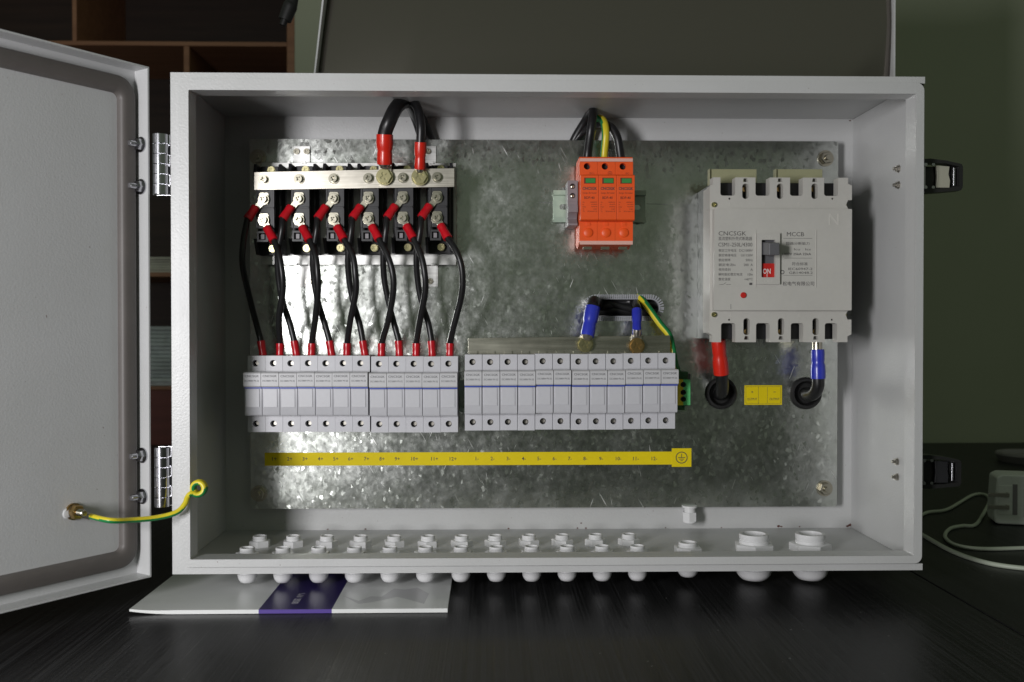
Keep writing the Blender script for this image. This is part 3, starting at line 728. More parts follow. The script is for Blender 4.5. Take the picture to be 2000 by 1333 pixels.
# ------------------------------------------------------------------ heat sink plate, diode modules, busbars
xl, zt = at(511, 318, 152); xr_, zb2 = at(891, 518, 152)
t = thing('carrier_plate', 'bare aluminium carrier plate standing off the mounting plate behind the black modules', 'carrier plate', ((xl+xr_)/2, PY, zb2))
m_ = MB(); m_.box(xl, xr_, 151, 154, zb2, zt); obj('sheet', m_, 'aluminium', t, bevel=.3)
for (a, c_, up) in ((580, 297, 1), (836, 297, 1), (603, 551, -1), (840, 550, -1)):
    x, z = at(a, c_, PY); q = MB()
    zz = zt if up > 0 else zb2
    xo = x+5.5 if up > 0 and a < 700 else x
    q.box(xo-9, xo+9, PY-1.6, PY-.1, min(zz, z-5) if up > 0 else z-6, z+6 if up > 0 else max(zz, z+5)); q.box(xo-9, xo+9, 154, PY-1.6, zz-1.6, zz-.1) if up > 0 else q.box(xo-9, xo+9, 154, PY-1.6, zz+.1, zz+1.6)
    q.box(xo-13, xo-9.6, 148.5, 151, zz-1, zz+1.4); q.box(xo+2, xo+7, 148.5, 151, zz-1, zz+1.4)
    br = obj('bracket', q, 'aluminium', t, bevel=.2)
    for dx in ((0, 11) if a < 700 else (0,)): put('screw', SCREW_S, t, (x+dx, PY-1.65, z))

def diode_module():
    t = thing('diode_module', 'x', 'diode module', (58.8, 150, 300), 'black diode modules on the carrier plate')
    X0, X1 = 44.2, 73.2; A0, A1 = 50.0, 67.6
    zt_, zb_ = 400.5, 305.5
    b = MB(); b.box(X0, X1, 143, 150.8, zb_, zt_)
    b.box(X0+3, X1-3, 128, 143, zb_+16, zt_-16)
    b.box(A0, A1, 113, 128, zb_+27, zt_-17)
    # ears round the fixing screws
    for x in (X0, X1-3.2):
        b.add([(x, 143, zt_-16), (x+3.2, 143, zt_-16), (x, 143, zt_), (x+3.2, 143, zt_), (x, 118, zt_-16), (x+3.2, 118, zt_-16), (x, 124, zt_), (x+3.2, 124, zt_)],
              [(4, 5, 7, 6), (0, 4, 6, 2), (1, 3, 7, 5), (2, 6, 7, 3), (0, 1, 5, 4)])
        b.add([(x, 143, zb_+16), (x+3.2, 143, zb_+16), (x, 143, zb_), (x+3.2, 143, zb_), (x, 120, zb_+16), (x+3.2, 120, zb_+16), (x, 132, zb_), (x+3.2, 132, zb_)],
              [(4, 6, 7, 5), (0, 2, 6, 4), (1, 5, 7, 3), (2, 3, 7, 6), (0, 4, 5, 1)])
    obj('body', b, 'black_plastic', t, bevel=.5)
    for z in (363.5, 341.5):
        q = MB(); q.box(A0-.6, A1+.6, 112, 113.2, z-10.2, z+10.2); q.box(A0-.6, A0+1.2, 111, 112, z-10.2, z+10.2); q.box(A1-1.2, A1+.6, 111, 112, z-10.2, z+10.2); obj('terminal_block', q, 'black_plastic', t, bevel=.2)
    q = MB(); loops = [[(A0, 317.5), (A0+11.5, 317.5), (A0+11.5, 328.5), (A0, 328.5)], [(A0+1.8, 319.5), (A0+9, 319.5), (A0+9, 326.5), (A0+1.8, 326.5)]]
    put('gate_socket', shape2d('gate_socket', loops, 112.4, 120, 'black_plastic'), t)
    q = MB(); q.box(A0+3.5, A0+7, 115, 121, 320.5, 325.5); obj('gate_pin', q, 'grey_plastic', t)
    for z in (zt_-5, zb_+7): put('screw', SCREW_G, t, (58.8+1.5, 134 if z > 350 else 139, z))
    q = MB(); q.box(X0+6, X1-6, 134, 143, zt_-15, zt_-1); obj('screw_seat', q, 'black_plastic', t)
    return t
pm = diode_module(); MODX = []
mpx = [514, 583, 651, 719, 786.5, 853.5]
mlab = ['black diode module at the left end of the row', 'second black diode module from the left', 'third black diode module from the left', 'fourth black diode module from the left, beside the thick red sleeved cable',
        'fifth black diode module from the left, between the two red sleeved cables', 'black diode module at the right end of the row']
zmod = [0, .6, 1.0, 1.0, 1.6, 2.0]
for i, a in enumerate(mpx):
    x = at(a, 389, 108)[0]; MODX.append(x)
    dl = (x-58.8+1.3, 0, zmod[i])
    if i == 0: pm.location = pm.location+Vector(dl)*S; pm['label'] = mlab[0]; f0 = dl
    else: copy_thing(pm, tuple(dl[j]-f0[j] for j in range(3)), mlab[i])
# plated busbar across them
t = thing('busbar', 'long bright nickel plated busbar across the tops of the black modules', 'busbar', (155, 112, 370), 'flat busbars')
TL_, TR_, BL_, BR_ = at(496, 336.5, 108), at(887.5, 328.5, 108), at(496, 371.5, 108), at(887.5, 365.5, 108)
m_ = MB(); m_.prism([BL_, BR_, TR_, TL_], 108, 111); obj('bar', m_, 'nickel', t, bevel=.3)
for i, a in enumerate(mpx):
    x, z = at(a+.5, 351-i*.9, 106); put('screw', SCREW_A[i % 3], t, (x, 107.9, z))
# plain busbar above the right bank
t = thing('busbar', 'dull plain busbar behind the top of the right fuse bank', 'busbar', (380, 130, 200), 'flat busbars')
TL_, TR_, BL_, BR_ = at(914, 661, 128), at(1309, 655.5, 128), at(914, 700, 128), at(1309, 700, 128)
m_ = MB(); m_.prism([BL_, BR_, TR_, TL_], 128, 131); obj('bar', m_, 'tin_bar', t, bevel=.3)
m_ = MB()
for k in range(12): x = 278.6+k*18.4; m_.box(x-4, x+4, 126, 128, 195, 203)
obj('comb_tongues', m_, 'tin_bar', t)

# ------------------------------------------------------------------ small string cables
def lug_part(c, ang, y, r, ln, wid, parent, m='bolt_metal', zt=None):
    """ring palm round centre c=(x,z), tongue in direction ang"""
    q = MB(); dx, dz = math.cos(ang), math.sin(ang); px_, pz_ = -dz, dx
    pts = [(c[0]+r*math.cos(ang+R(35)+R(290)*k/16), c[1]+r*math.sin(ang+R(35)+R(290)*k/16)) for k in range(17)]
    pts += [(c[0]+dx*ln-px_*wid, c[1]+dz*ln-pz_*wid), (c[0]+dx*ln+px_*wid, c[1]+dz*ln+pz_*wid)]
    q.prism(pts, y-1.1, y)
    return obj('lug', q, m, parent, bevel=.2)
def sleeve_part(a, b_, r0, parent, m='sleeve_red', crimp=True):
    q = MB(); v = b_-a; ax = v.normalized(); L = v.length
    q.lathe(a, ax, [(0, r0*.78), (.2, r0*.92), (L*.12, r0), (L*.3, r0*.97), (L*.45, r0*.93), (L*.6, r0), (L*.9, r0*1.04), (L, r0*1.04), (L+.02, r0*.75)], 16)
    return obj('sleeve', q, m, parent)
side = ['left end', 'second', 'third', 'fourth', 'fifth', 'right end']
r1x_end = [511, 576, 645, 710, 780, 844]; r2x_end = [546, 608, 677, 744.5, 812, 878]
up_lab = ['black wire with red tips from the upper terminal of the leftmost module', 'black wire with red tips from the upper terminal of the second module', 'black wire with red tips from the upper terminal of the third module',
          'black wire with red tips from the upper terminal of the fourth module', 'black wire with red tips from the upper terminal of the fifth module', 'black wire with red tips from the upper terminal of the rightmost module']
for i, a in enumerate(mpx):
    for row in (1, 2):
        zc = 389.5-.6*i if row == 1 else 430.5-.9*i
        lab = up_lab[i] if row == 1 else up_lab[i].replace('upper', 'lower')
        t = thing('string_cable', lab, 'cable', P(a, zc, 108), 'black wires with red tips')
        cx_, cz_ = at(a, zc, 108)
        put('screw', SCREW_A[(i+row) % 3], t, (cx_, 110.6-1.1, cz_))
        m_ = MB(); m_.prism(rrect(cx_-5.0, cx_+5.0, cz_-5.4, cz_+7.4, 2, 3), 110.7, 111.7); obj('square_washer', m_, 'bolt_metal', t, bevel=.2)
        if row == 1:
            lug_part((cx_, cz_), R(232), 110.6, 6.0, 12, 3.2, t)
            s0 = P(a-14, zc+15, 109); s1 = P(a-30.5, zc+39, 104); sleeve_part(s0, s1, 4.7, t)
            e = r1x_end[i]; j = random.uniform(-4, 4)
            if i == 0: mid = [(-39, 475, 96), (-39+j*.3, 520, 96), (-28, 575, 108), (-14, 630, 122)]
            else: mid = [(-33, 452, 100), (-39+j*.4, 500, 106), (-37+j*.4, 545, 114), (-29+j*.5, 590, 120), (-17, 632, 124)]
            pts = [s1+(s0-s1)*.3, s1]+[P(a+dx, yy, YY) for dx, yy, YY in mid]
        else:
            lug_part((cx_, cz_), R(300), 110.6, 6.0, 12, 3.2, t)
            s0 = P(a+7, zc+14, 109); s1 = P(a+21.5, zc+40, 102); sleeve_part(s0, s1, 4.7, t)
            e = r2x_end[i]; j = random.uniform(-4, 4)
            fa, fb = ((31, 38), (33, 38), (38, 44), (38, 49), (36, 44), (38, 50))[i]; mid = [(fa, 500, 94), (fb-1, 535, 92), (fb, 570, 97), (33+j*.5+(fb-40)*.6, 622, 110)]
            if i == 5: mid = [(38, 492, 94), (48, 522, 92), (50, 560, 96), (44, 595, 104), (32, 640, 114)]
            pts = [s1+(s0-s1)*.3, s1]+[P(a+dx, yy, YY) for dx, yy, YY in mid]
        top = 666 if row == 1 else 671
        e0 = P(e-1.5 if row == 1 else e+1, top, 124); e1 = P(e+(3 if (row == 1 and i < 4) else 0)+.5, 697, 124)
        sleeve_part(e1, e0, 4.15, t)
        pts += [e0, e0.lerp(e1, .4)]
        m_ = MB(); m_.tube(pts, 3.25, 14, 7); obj('wire', m_, 'cable_black', t)

# ------------------------------------------------------------------ thick looped cables on the bright busbar
def heavy(name, label, path, rad, sl, slr, bolt, boltm, sleevem, lugw, lugang, ly, extra=None, cat='cable'):
    t = thing(name, label, cat, path[0])
    m_ = MB(); m_.tube(path, rad, 18, 8); obj('wire', m_, 'cable_black', t)
    q = MB(); v = sl[1]-sl[0]; L = v.length
    q.lathe(sl[0], v.normalized(), [(-.05, slr*.7), (0, slr*.93), (L*.1, slr*.98), (L*.38, slr*.95), (L*.45, slr*.9), (L*.52, slr*1.0), (L*.7, slr*1.07), (L, slr*1.05), (L+.05, slr*.8)], 24)
    obj('sleeve', q, sleevem, t)
    if bolt is not None:
        q = MB(); a = sl[0]; c_ = Vector((bolt[0], ly, bolt[1])); dx = a.x-c_.x; dz = a.z-c_.z; L = math.hypot(dx, dz); ux, uz = dx/L, dz/L; pxx, pzz = -uz, ux
        e = lugw
        pts = [(c_.x-ux*e*.6+pxx*e, c_.z-uz*e*.6+pzz*e), (c_.x-ux*e*1.05+pxx*e*.6, c_.z-uz*e*1.05+pzz*e*.6), (c_.x-ux*e*1.05-pxx*e*.6, c_.z-uz*e*1.05-pzz*e*.6), (c_.x-ux*e*.6-pxx*e, c_.z-uz*e*.6-pzz*e),
               (a.x-pxx*e*.95, a.z-pzz*e*.95), (a.x+pxx*e*.95, a.z+pzz*e*.95)]
        q.prism(pts, ly-1.8, ly)
        q.lathe(Vector((a.x-ux*3, (ly+a.y)/2-2, a.z-uz*3)), (ux, (a.y-ly)/20, uz), [(0, slr*.6), (4, slr*.8), (8, slr*.8)], 16)
        obj('lug', q, 'nickel', t, bevel=.3)
        put('bolt', boltm, t, (c_.x, ly-1.8, c_.z))
    return t
s0, s1 = P(751, 322, 98), P(751.5, 263, 92)
heavy('feed_cable', 'thick black cable with wide red sleeve looping over the plate top edge', [s0.lerp(s1, .5), s1, P(761, 236, 88), P(776, 208, 96), P(796, 199, 122), P(815, 225, 160), P(836, 268, 172), P(850, 300, 174)], 7.4,
      (s0, s1), 8.2, at(751, 346, 104), BOLT_G, 'shrink_red', 7.0, 90, 106)
s0, s1 = P(820, 331, 100), P(821.5, 278, 94)
heavy('feed_cable', 'thinner black cable with narrow red sleeve beside the wide red sleeved one', [s0.lerp(s1, .5), s1, P(822, 245, 92), P(816, 213, 98), P(806, 199, 116), P(800, 205, 140), P(814, 240, 168), P(830, 290, 174)], 4.7,
      (s0, s1), 5.8, at(820, 346.5, 104), BOLT_G, 'shrink_red', 5.4, 90, 106)
# blue sleeved cables through the slot
s0, s1 = P(1147, 657, 118), P(1158, 600, 126)
heavy('return_cable', 'thick black cable with wide blue sleeve coming through the slot', [s0.lerp(s1, .5), s1, P(1160, 590, 138), P(1163, 592, 152), P(1175, 596, 170), P(1215, 600, 178)], 6.6,
      (s0, s1), 7.6, at(1143, 673, 122), BOLT_G, 'shrink_blue', 7.0, 90, 126)
s0, s1 = P(1244, 653, 122), P(1244, 606, 138)
heavy('return_cable', 'thinner black cable with narrow blue sleeve at the right of the slot', [s0.lerp(s1, .5), s1, P(1243, 598, 150), P(1236, 590, 170), P(1200, 592, 174)], 4.6,
      (s0, s1), 5.2, at(1244, 676, 122), BOLT_BR, 'shrink_blue', 5.6, 90, 126)
# black cables behind the slot, more of them added to keep the hollow dark
t = thing('hidden_cable', 'black cables behind the slot of the mounting plate, some added to darken it', 'cable', P(1210, 600, 172))
m_ = MB(); m_.tube([P(1120, 575, 173), P(1180, 590, 173), P(1240, 606, 173), P(1310, 622, 173)], 5.5, 12); m_.tube([P(1120, 560, 173), P(1200, 583, 173), P(1260, 592, 173), P(1320, 600, 173)], 5, 12)
m_.tube([P(1130, 592, 173), P(1210, 596, 173), P(1300, 590, 173)], 4, 12)
m_.tube([P(1120, 600, 176), P(1220, 608, 176), P(1320, 612, 176)], 7, 12); m_.tube([P(1120, 582, 177), P(1220, 586, 177), P(1320, 590, 177)], 6, 12)
obj('wire', m_, 'cable_black', t)
# output cables at the breaker
s0, s1 = P(1403, 664, 118), P(1409, 731, 126)
heavy('output_cable', 'black output cable with red sleeve entering the left grommet', [s0.lerp(s1, .5), s1, P(1411, 748, 133), P(1410, 765, 146), P(1406, 770, 162), P(1404, 770, 175)], 6.8,
      (s0, s1), 7.8, None, None, 'shrink_red', 6, 0, 118)
s0, s1 = P(1597, 683, 116), P(1598, 740, 116)
t = heavy('output_cable', 'black output cable with blue sleeve curling into the right grommet', [s0.lerp(s1, .5), s1, P(1597, 757, 118), P(1589, 770, 126), P(1578, 772, 140), P(1573, 769, 160), P(1573, 769, 175)], 6.6,
      (s0, s1), 7.3, None, None, 'shrink_blue', 6, 0, 118)
q = MB(); q.lathe(P(1596, 684, 116), (0, 0, 1), [(0, 5.2), (10, 5.2)], 18); obj('lug_barrel', q, 'bolt_metal', t)

# ------------------------------------------------------------------ surge arrester
SX = [at(1134, 341, 98)[0], at(1240, 341, 98)[0]]
t = thing('surge_arrester', 'bright orange three pole surge arrester with green indicator windows', 'surge arrester', (417, PY, 312))
pw = (SX[1]-SX[0])/3
ZA = 407.5
for k in range(3):
    X0 = SX[0]+k*pw+.1; X1 = X0+pw-.2
    b = MB()
    # base: long profile
    b.prismx([(156, 318), (140, 312.5), (112, 318), (112, 340), (112, 387), (119, 387), (119, 402), (112, 402), (112, ZA-4), (114, ZA), (150, ZA), (156, 395)], X0, X1)
    md = obj('pole', b, 'orange', t, bevel=.35)
    f = MB(); f.box(X0, X1, 110.9, 119.2, 387.2, 401.8, skip='f')
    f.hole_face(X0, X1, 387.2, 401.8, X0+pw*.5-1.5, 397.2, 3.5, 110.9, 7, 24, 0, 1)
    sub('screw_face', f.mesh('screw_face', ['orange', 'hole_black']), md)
    f = MB(); f.prismx([(112, 386.6), (99.2, 386.6), (98, 385.4), (98, 340.5), (99.2, 339.3), (112, 339.3)], X0, X1)
    cart = put('cartridge', f.mesh('cartridge', 'orange'), t, bevel=.35)
    wx = X0+pw*.5
    f = MB(); f.box(wx-5.8, wx+6, 97.6, 98.1, 377.2, 383.2); sub('window_frame', f.mesh('window_frame', 'print_orange'), cart)
    f = MB(); f.box(wx-4.3, wx+5.7, 97.1, 97.7, 377.8, 382.4); sub('window', f.mesh('window', 'window_green'), cart)
    ms = [text_mesh('CNCSGK', wx, 370.6, 97.95, 3.1, 'hole_black', width=15, align='C', bold=.03)]
    sub('brand_print', join_meshes('brand_print', ms, 'print_dark'), cart)
    ms = [text_mesh('Surge Arrester', wx, 366.2, 97.95, 2.3, 'print_orange', width=14.6, align='C'), text_mesh('BDP-40', wx-.3, 361.2, 97.95, 2.7, 'print_orange', width=10.6, align='C', bold=.01)]
    rows = [('Uc', '1000VDC'), ('In', '20kA(8/20)'), ('Imax', '40kA(8/20)'), ('Up', '3.6kV'), ('T2', 'IEC61643 CE')]
    for r_, (a, c_) in enumerate(rows):
        z = 357.2-r_*2.35; ms += [text_mesh(a, X0+2, z, 97.95, 1.3, 'print_orange'), text_mesh(c_, X1-1.4, z, 97.95, 1.3, 'print_orange', align='R')]
    sub('rating_print', join_meshes('rating_print', ms, 'print_orange'), cart)
    f = MB(); f.box(X0, X1, 111, 112.2, 319, 338.6); lo = sub('lower_face', f.mesh('lower_face', 'orange'), md)
    f = MB(); f.lathe((wx-.3, 111.05, 327.6), (0, -1, 0), [(0, 5), (1.2, 4.8), (1.6, 4.2)], 28); sub('button', f.mesh('button', 'orange'), md)
    f = MB(); f.box(wx-2.5, wx+1.8, 110.2, 111.1, 334.8, 338.4); sub('catch', f.mesh('catch', 'orange'), md, bevel=.2)
    f = MB(); f.box(wx-4.8, wx+4.2, 118, 124, 310.8, 313.6); sub('lower_clamp', f.mesh('lower_clamp', 'bolt_metal'), md)
    s_ = ['DC+', '\u23da', 'DC-'][k]
    if k != 1: sub('pole_mark', join_meshes('pole_mark', [text_mesh(s_, wx+3.8, 389.0, 110.85, 1.8, 'print_orange', align='C')], 'print_orange'), md)
    else:
        q = MB(); q.box(wx+3.6, wx+4, 110.75, 110.88, 390, 391.6)
        for n_, hw in enumerate((1.6, 1.0, .4)): q.box(wx+3.8-hw, wx+3.8+hw, 110.75, 110.88, 389.9-n_*.7, 390.15-n_*.7)
        sub('pole_mark', q.mesh('pole_mark', 'print_orange'), md)
        put('mark_ring', shape2d('mark_ring', [circle(wx+3.8, 389.8, 2.3, 20), circle(wx+3.8, 389.8, 2.0, 20)], 110.75, 110.88, 'print_orange'), t)
b = MB(); b.box(SX[0]+.3, SX[1]-.3, 110.7, 111.6, 402.2, 405.6); obj('top_band', b, 'orange_pale', t)
b = MB(); b.box(SX[0]+.3, SX[1]-.3, 110.7, 111.4, 315.2, 319); obj('bottom_band', b, 'orange_pale', t)
# grey contact block clipped at its left
xg0 = at(1109, 400, 122)[0]; xg1 = SX[0]-.9
t = thing('contact_block', 'small grey signalling contact block at the left side of the orange arrester', 'contact block', ((xg0+xg1)/2, PY, 335))
zt1 = at(1109, 353, 122)[1]; zt2 = at(1109, 441, 122)[1]
b = MB(); b.box(xg0, xg1, 122, 156, zt1-26, zt1, skip='f')
b.box(xg0, xg1, 117.5, 121.95, zt1-34, zt1-26.5)
xm = (xg0+xg1)/2
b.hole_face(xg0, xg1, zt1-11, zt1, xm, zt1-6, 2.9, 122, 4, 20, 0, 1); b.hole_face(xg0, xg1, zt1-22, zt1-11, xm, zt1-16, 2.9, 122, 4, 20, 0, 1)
b.box(xg0, xg1, 122, 123, zt1-26, zt1-22)
b.prismx([(156, zt1-26), (122, zt1-26), (120, zt1-34), (124, zt1-36), (128, zt2+8), (120, zt2+2), (120, zt2), (156, zt2)], xg0+.2, xg1-.2)
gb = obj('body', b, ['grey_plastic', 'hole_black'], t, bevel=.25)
for z in (zt1-6, zt1-16): m_ = MB(); m_.lathe((xm, 125.5, z), (0, -1, 0), [(0, 2.4), (1.3, 2.4), (1.6, 2)], 14); obj('terminal_screw', m_, 'bolt_metal', t)
m_ = MB()
for k in range(3): m_.box(xg0+1, xg1-1, 116.8, 117.5, zt1-33+k*2.2, zt1-31.8+k*2.2)
obj('ribs', m_, 'grey_plastic', t)
b = MB(); b.box(SX[1]+.3, SX[1]+3.2, 134, 156, 332, 382); tag(obj('end_stop', b, 'black_plastic', bevel=.4), 'black end stop against the right side of the orange arrester', 'end stop')
# its three wires
def wire3(label, pts, r, gyc=False):
    t = thing('arrester_wire', label, 'wire', pts[0]); m_ = MB(); m_.tube(pts, r, 20, 8, green=(-1, .4, 0) if gyc else None); obj('wire', m_, ['wire_yellow', 'wire_green'] if gyc else 'cable_black', t)
def gy3(j, n): return 1 if n*.05 < j < n*.34 else 0
wire3('black wire looping from the left pole of the orange arrester', [P(1147, 320, 132), P(1148, 300, 132), P(1154, 255, 124), P(1158, 224, 128), P(1156, 215, 142), P(1146, 232, 160), P(1124, 268, 172), P(1110, 300, 174)], 4.6)
wire3('green and yellow wire from the middle pole of the orange arrester', [P(1179, 320, 132), P(1180, 300, 132), P(1183, 262, 128), P(1179, 238, 134), P(1168, 232, 150), P(1160, 245, 168), P(1150, 290, 174)], 4.2, True)
wire3('black wire from the right pole of the orange arrester', [P(1213, 320, 132), P(1211, 300, 132), P(1205, 268, 132), P(1190, 247, 138), P(1165, 245, 154), P(1135, 262, 170), P(1115, 290, 174)], 4.6)

# ------------------------------------------------------------------ circuit breaker
def X65(a): return at(a, 500, 65)[0]
MX0, MX1 = 521.6, 661.3; TZ1, TZ0 = 380.4, 213.0; MZ1, MZ0 = 347.6, 245.3
t = thing('circuit_breaker', 'large pale grey four pole moulded case circuit breaker switched on', 'circuit breaker', (591, PY, 213))
b = MB(); b.box(MX0+4, MX1-2, 91, PY-.1, TZ0+3, TZ1-3)
for k in range(3): b.box(MX0+1, MX0+4.2, 110, 120, 262+k*14, 268+k*14)
obj('base', b, 'black_plastic', t, bevel=.6)
YT = 74.0
def x78(a, y=380): return at(a, y, YT)[0]
def notches(up):
    zn = at(1400, 382.5, YT)[1] if up else at(1400, 631.5, YT)[1]; ze = TZ1 if up else TZ0
    xs = [(x78(a), x78(c_)) for a, c_ in (((1407, 1436), (1475.5, 1503), (1543, 1568), (1609.5, 1637)) if up else ((1409, 1437), (1477.5, 1504), (1545.5, 1570), (1612, 1636)))]
    L, Rr = MX0-2.6, MX1+3.2
    s_ = 1 if up else -1; pts = [(L, ze-s_*9), (L+3, ze-s_*7), (L+3, ze)]
    r = 2.2
    for a, c_ in xs:
        pts += [(a, ze), (a, zn+s_*r), (a+r*.3, zn+s_*r*.3), (a+r, zn), (c_-r, zn), (c_-r*.3, zn+s_*r*.3), (c_, zn+s_*r), (c_, ze)]
    pts += [(Rr-4, ze), (Rr-4, ze-s_*6), (Rr, ze-s_*8)]
    zi = MZ1 if up else MZ0; zc = at(1394, 400, YT)[1] if up else at(1394, 615, YT)[1]
    pts += [(Rr, zc+s_*5), (Rr-4, zc+s_*5), (Rr-6, zc), (Rr-4, zc-s_*3.5), (Rr-3, zi), (L, zi)]
    hs = []
    for a in ((1456, 1523.5, 1591) if up else (1459, 1526.5, 1594)):
        cx_ = x78(a); z0 = at(a, 389 if up else 655, YT)[1]; z1 = at(a, 359 if up else 622, YT)[1]
        hs.append(rrect(cx_-3.3, cx_+3.3, z0, z1, 3.2, 6))
        zq = at(a, 352, YT)[1] if up else at(a, 660, YT)[1]
        hs.append([(cx_-2.6, zq-2), (cx_+2.6, zq-2), (cx_+1.8, zq+1.6), (cx_-1.8, zq+1.6)])
    for a in (1425, 1626): cx_ = x78(a); hs.append(circle(cx_, at(a, 388.5 if up else 625, YT)[1], 1.1, 10))
    return pts, hs
for up in (True, False):
    pts, hs = notches(up)
    put('terminal_cover', shape2d('terminal_cover', [pts]+hs, YT, 87.5, 'breaker_plastic'), t, bevel=.35)
    for a in ((1456, 1523.5, 1591) if up else (1460, 1527, 1594.5)):
        x, z = at(a, 369 if up else 648, 84); put('screw', SCREW_BR, t, (x, 89, z))
    for a in (1394, 1651.5): x, z = at(a, 400.5 if up else 615, YT); put('corner_screw', SCREW_B, t, (x, YT-.02 if a < 1500 else YT+6, z))
b = MB()
YF = 65.0
wx0, wx1 = X65(1484), X65(1514); wz1, wz0 = at(1500, 468.5, YF)[1], at(1500, 543.5, YF)[1]
put('cover', shape2d('cover', [rrect(MX0, MX1, MZ0, MZ1, .8, 2), [(wx0, wz0), (wx1, wz0), (wx1, wz1), (wx0, wz1)]], YF, YT+.5, 'breaker_plastic'), t, bevel=.45)
b = MB(); b.box(MX0-2.2, MX0+3, YT+.6, 106, TZ0+9.5, TZ1-9.5); obj('side_wall', b, 'breaker_plastic', t); b = MB(); b.box(MX1-2, MX1+.8, YT+.6, 106, MZ0, MZ1); obj('side_wall', b, 'breaker_plastic', t)
# raised switch frame
ez = [X65(1477), X65(1521.5), at(1500, 556, YF)[1], at(1500, 456.5, YF)[1]]
iz = [X65(1485.5), X65(1512.5), at(1500, 542.5, YF)[1], at(1500, 469.5, YF)[1]]
fr = put('switch_frame', shape2d('switch_frame', [rrect(ez[0], ez[1], ez[2], ez[3], .4, 2), rrect(iz[0], iz[1], iz[2], iz[3], 1, 3)], YF-3.6, YF-.02, 'breaker_plastic'), t, bevel=.3)
ms = [text_mesh('ON', (ez[0]+ez[1])/2, iz[3]+1.2, YF-3.68, 3.6, 'embossed', align='C', th=.25), text_mesh('OFF', (ez[0]+ez[1])/2, ez[2]+1.4, YF-3.68, 3.6, 'embossed', align='C', th=.25)]
sub('embossed_words', join_meshes('embossed_words', ms, 'embossed'), fr)
b = MB(); b.box(iz[0]-1.5, iz[1]+1.5, YF+4, YF+6, iz[2]-1, iz[3]+1); obj('slide', b, 'toggle_grey', t)
zr = at(1500, 515, YF)[1]
b = MB(); b.box(iz[0]-.5, iz[1]+.5, YF+.5, YF+3.9, iz[2]-1, zr); rd = obj('red_flag', b, 'switch_red', t)
ms = [text_mesh('ON', (iz[0]+iz[1])/2-.5, zr-10.5, YF+.44, 5.4, 'print_white', width=7.8, align='C', bold=.02)]
sub('flag_word', join_meshes('flag_word', ms, 'print_white'), rd)
q = MB(); q.box((iz[0]+iz[1])/2-.6, (iz[0]+iz[1])/2, YF+.38, YF+.48, iz[2]+.4, iz[2]+3.6); sub('flag_line', q.mesh('flag_line', 'print_white'), rd)
a0, zt_ = at(1500, 475, 42); a1, zb_ = at(1526, 499, 42)
b = MB()
back = [(iz[0]+1, YF+4, iz[3]-14.5), (iz[1]-.8, YF+4, iz[3]-14.5), (iz[1]-.8, YF+4, iz[3]-1.5), (iz[0]+1, YF+4, iz[3]-1.5)]
front = [(iz[0]+2, 41.5, zb_), (iz[1]-1.6, 41.5, zb_), (iz[1]-1.6, 41.5, zt_), (iz[0]+2, 41.5, zt_)]
b.rings([back, front], True, True); obj('toggle', b, 'toggle_grey', t, bevel=.8)
x, z = at(1452, 577, YF); b = MB(); b.lathe((x, YF+.02, z), (0, -1, 0), [(0, 3.1), (.8, 3.0), (1.4, 2.4)], 24); obj('trip_button', b, 'switch_red', t)
# label plates
def plate_box(a0, c0_, a1, c1_, nm):
    x0, z1 = at(a0, c0_, YF); x1, z0 = at(a1, c1_, YF)
    q = MB(); q.box(x0, x1, YF-.2, YF+.1, z0, z1); p_ = obj(nm, q, 'label_plastic', t)
    q = MB(); q.box(x1-.1, x1+.5, YF-.7, YF+.05, z0-.5, z1+.3); sub('edge_rib', q.mesh('edge_rib', 'embossed'), p_)
    return p_, x0, x1, z0, z1
p_, x0, x1, z0, z1 = plate_box(1399, 450, 1475, 561, 'rating_plate')
ms = [text_mesh('CNCSGK', x0+2.2, at(1400, 460.5, YF)[1], YF-.3, 4.3, 'print_grey', width=28),
      text_mesh('直流塑料外壳式断路器', x0+2.2, at(1400, 470, YF)[1], YF-.3, 3.8, 'print_grey', width=34),
      text_mesh('CSM1-250L/4300', x0+2.0, at(1400, 482, YF)[1], YF-.3, 3.9, 'print_grey', width=34.5)]
rows = [('额定工作电压', 'DC1000V'), ('额定绝缘电压', 'Ui1150V'), ('额定频率', '50Hz'), ('额定电流In', '200  A'), ('使用类别', 'A'), ('瞬时脱扣整定电流', '10In'), ('整定温度', '+40℃')]
for k, (a, c_) in enumerate(rows):
    z = at(1400, 492.4+k*9.35, YF)[1]; ww = len(a)*3.0 if k != 3 else 17
    if k == 5: ww = 24
    ms += [text_mesh(a, x0+2.4, z, YF-.3, 2.9, 'print_grey', width=min(ww, 24)), text_mesh(c_, x1-2.6, z+.2, YF-.3, 2.4, 'print_grey', align='R')]
sub('rating_print', join_meshes('rating_print', ms, 'print_grey'), p_)
q = MB(); zq = at(1400, 556.5, YF)[1]
q.prism([(x0+3, zq), (x0+7, zq), (x0+7, zq+.35), (x0+3, zq+.35)], YF-.28, YF-.2); q.prism([(x0+7, zq), (x0+10, zq+2), (x0+10, zq+2.4), (x0+7, zq+.4)], YF-.28, YF-.2); q.prism([(x0+10, zq), (x0+15, zq), (x0+15, zq+.35), (x0+10, zq+.35)], YF-.28, YF-.2)
q.box(x1-6, x1-3, YF-.28, YF-.2, zq-.3, zq+2)
sub('switch_symbol', q.mesh('switch_symbol', 'print_grey'), p_)
p_, x0, x1, z0, z1 = plate_box(1522.5, 450, 1593, 561, 'standards_plate')
def rz(py): return at(1560, py, YF)[1]
xc = at(1553.5, 460, YF)[0]
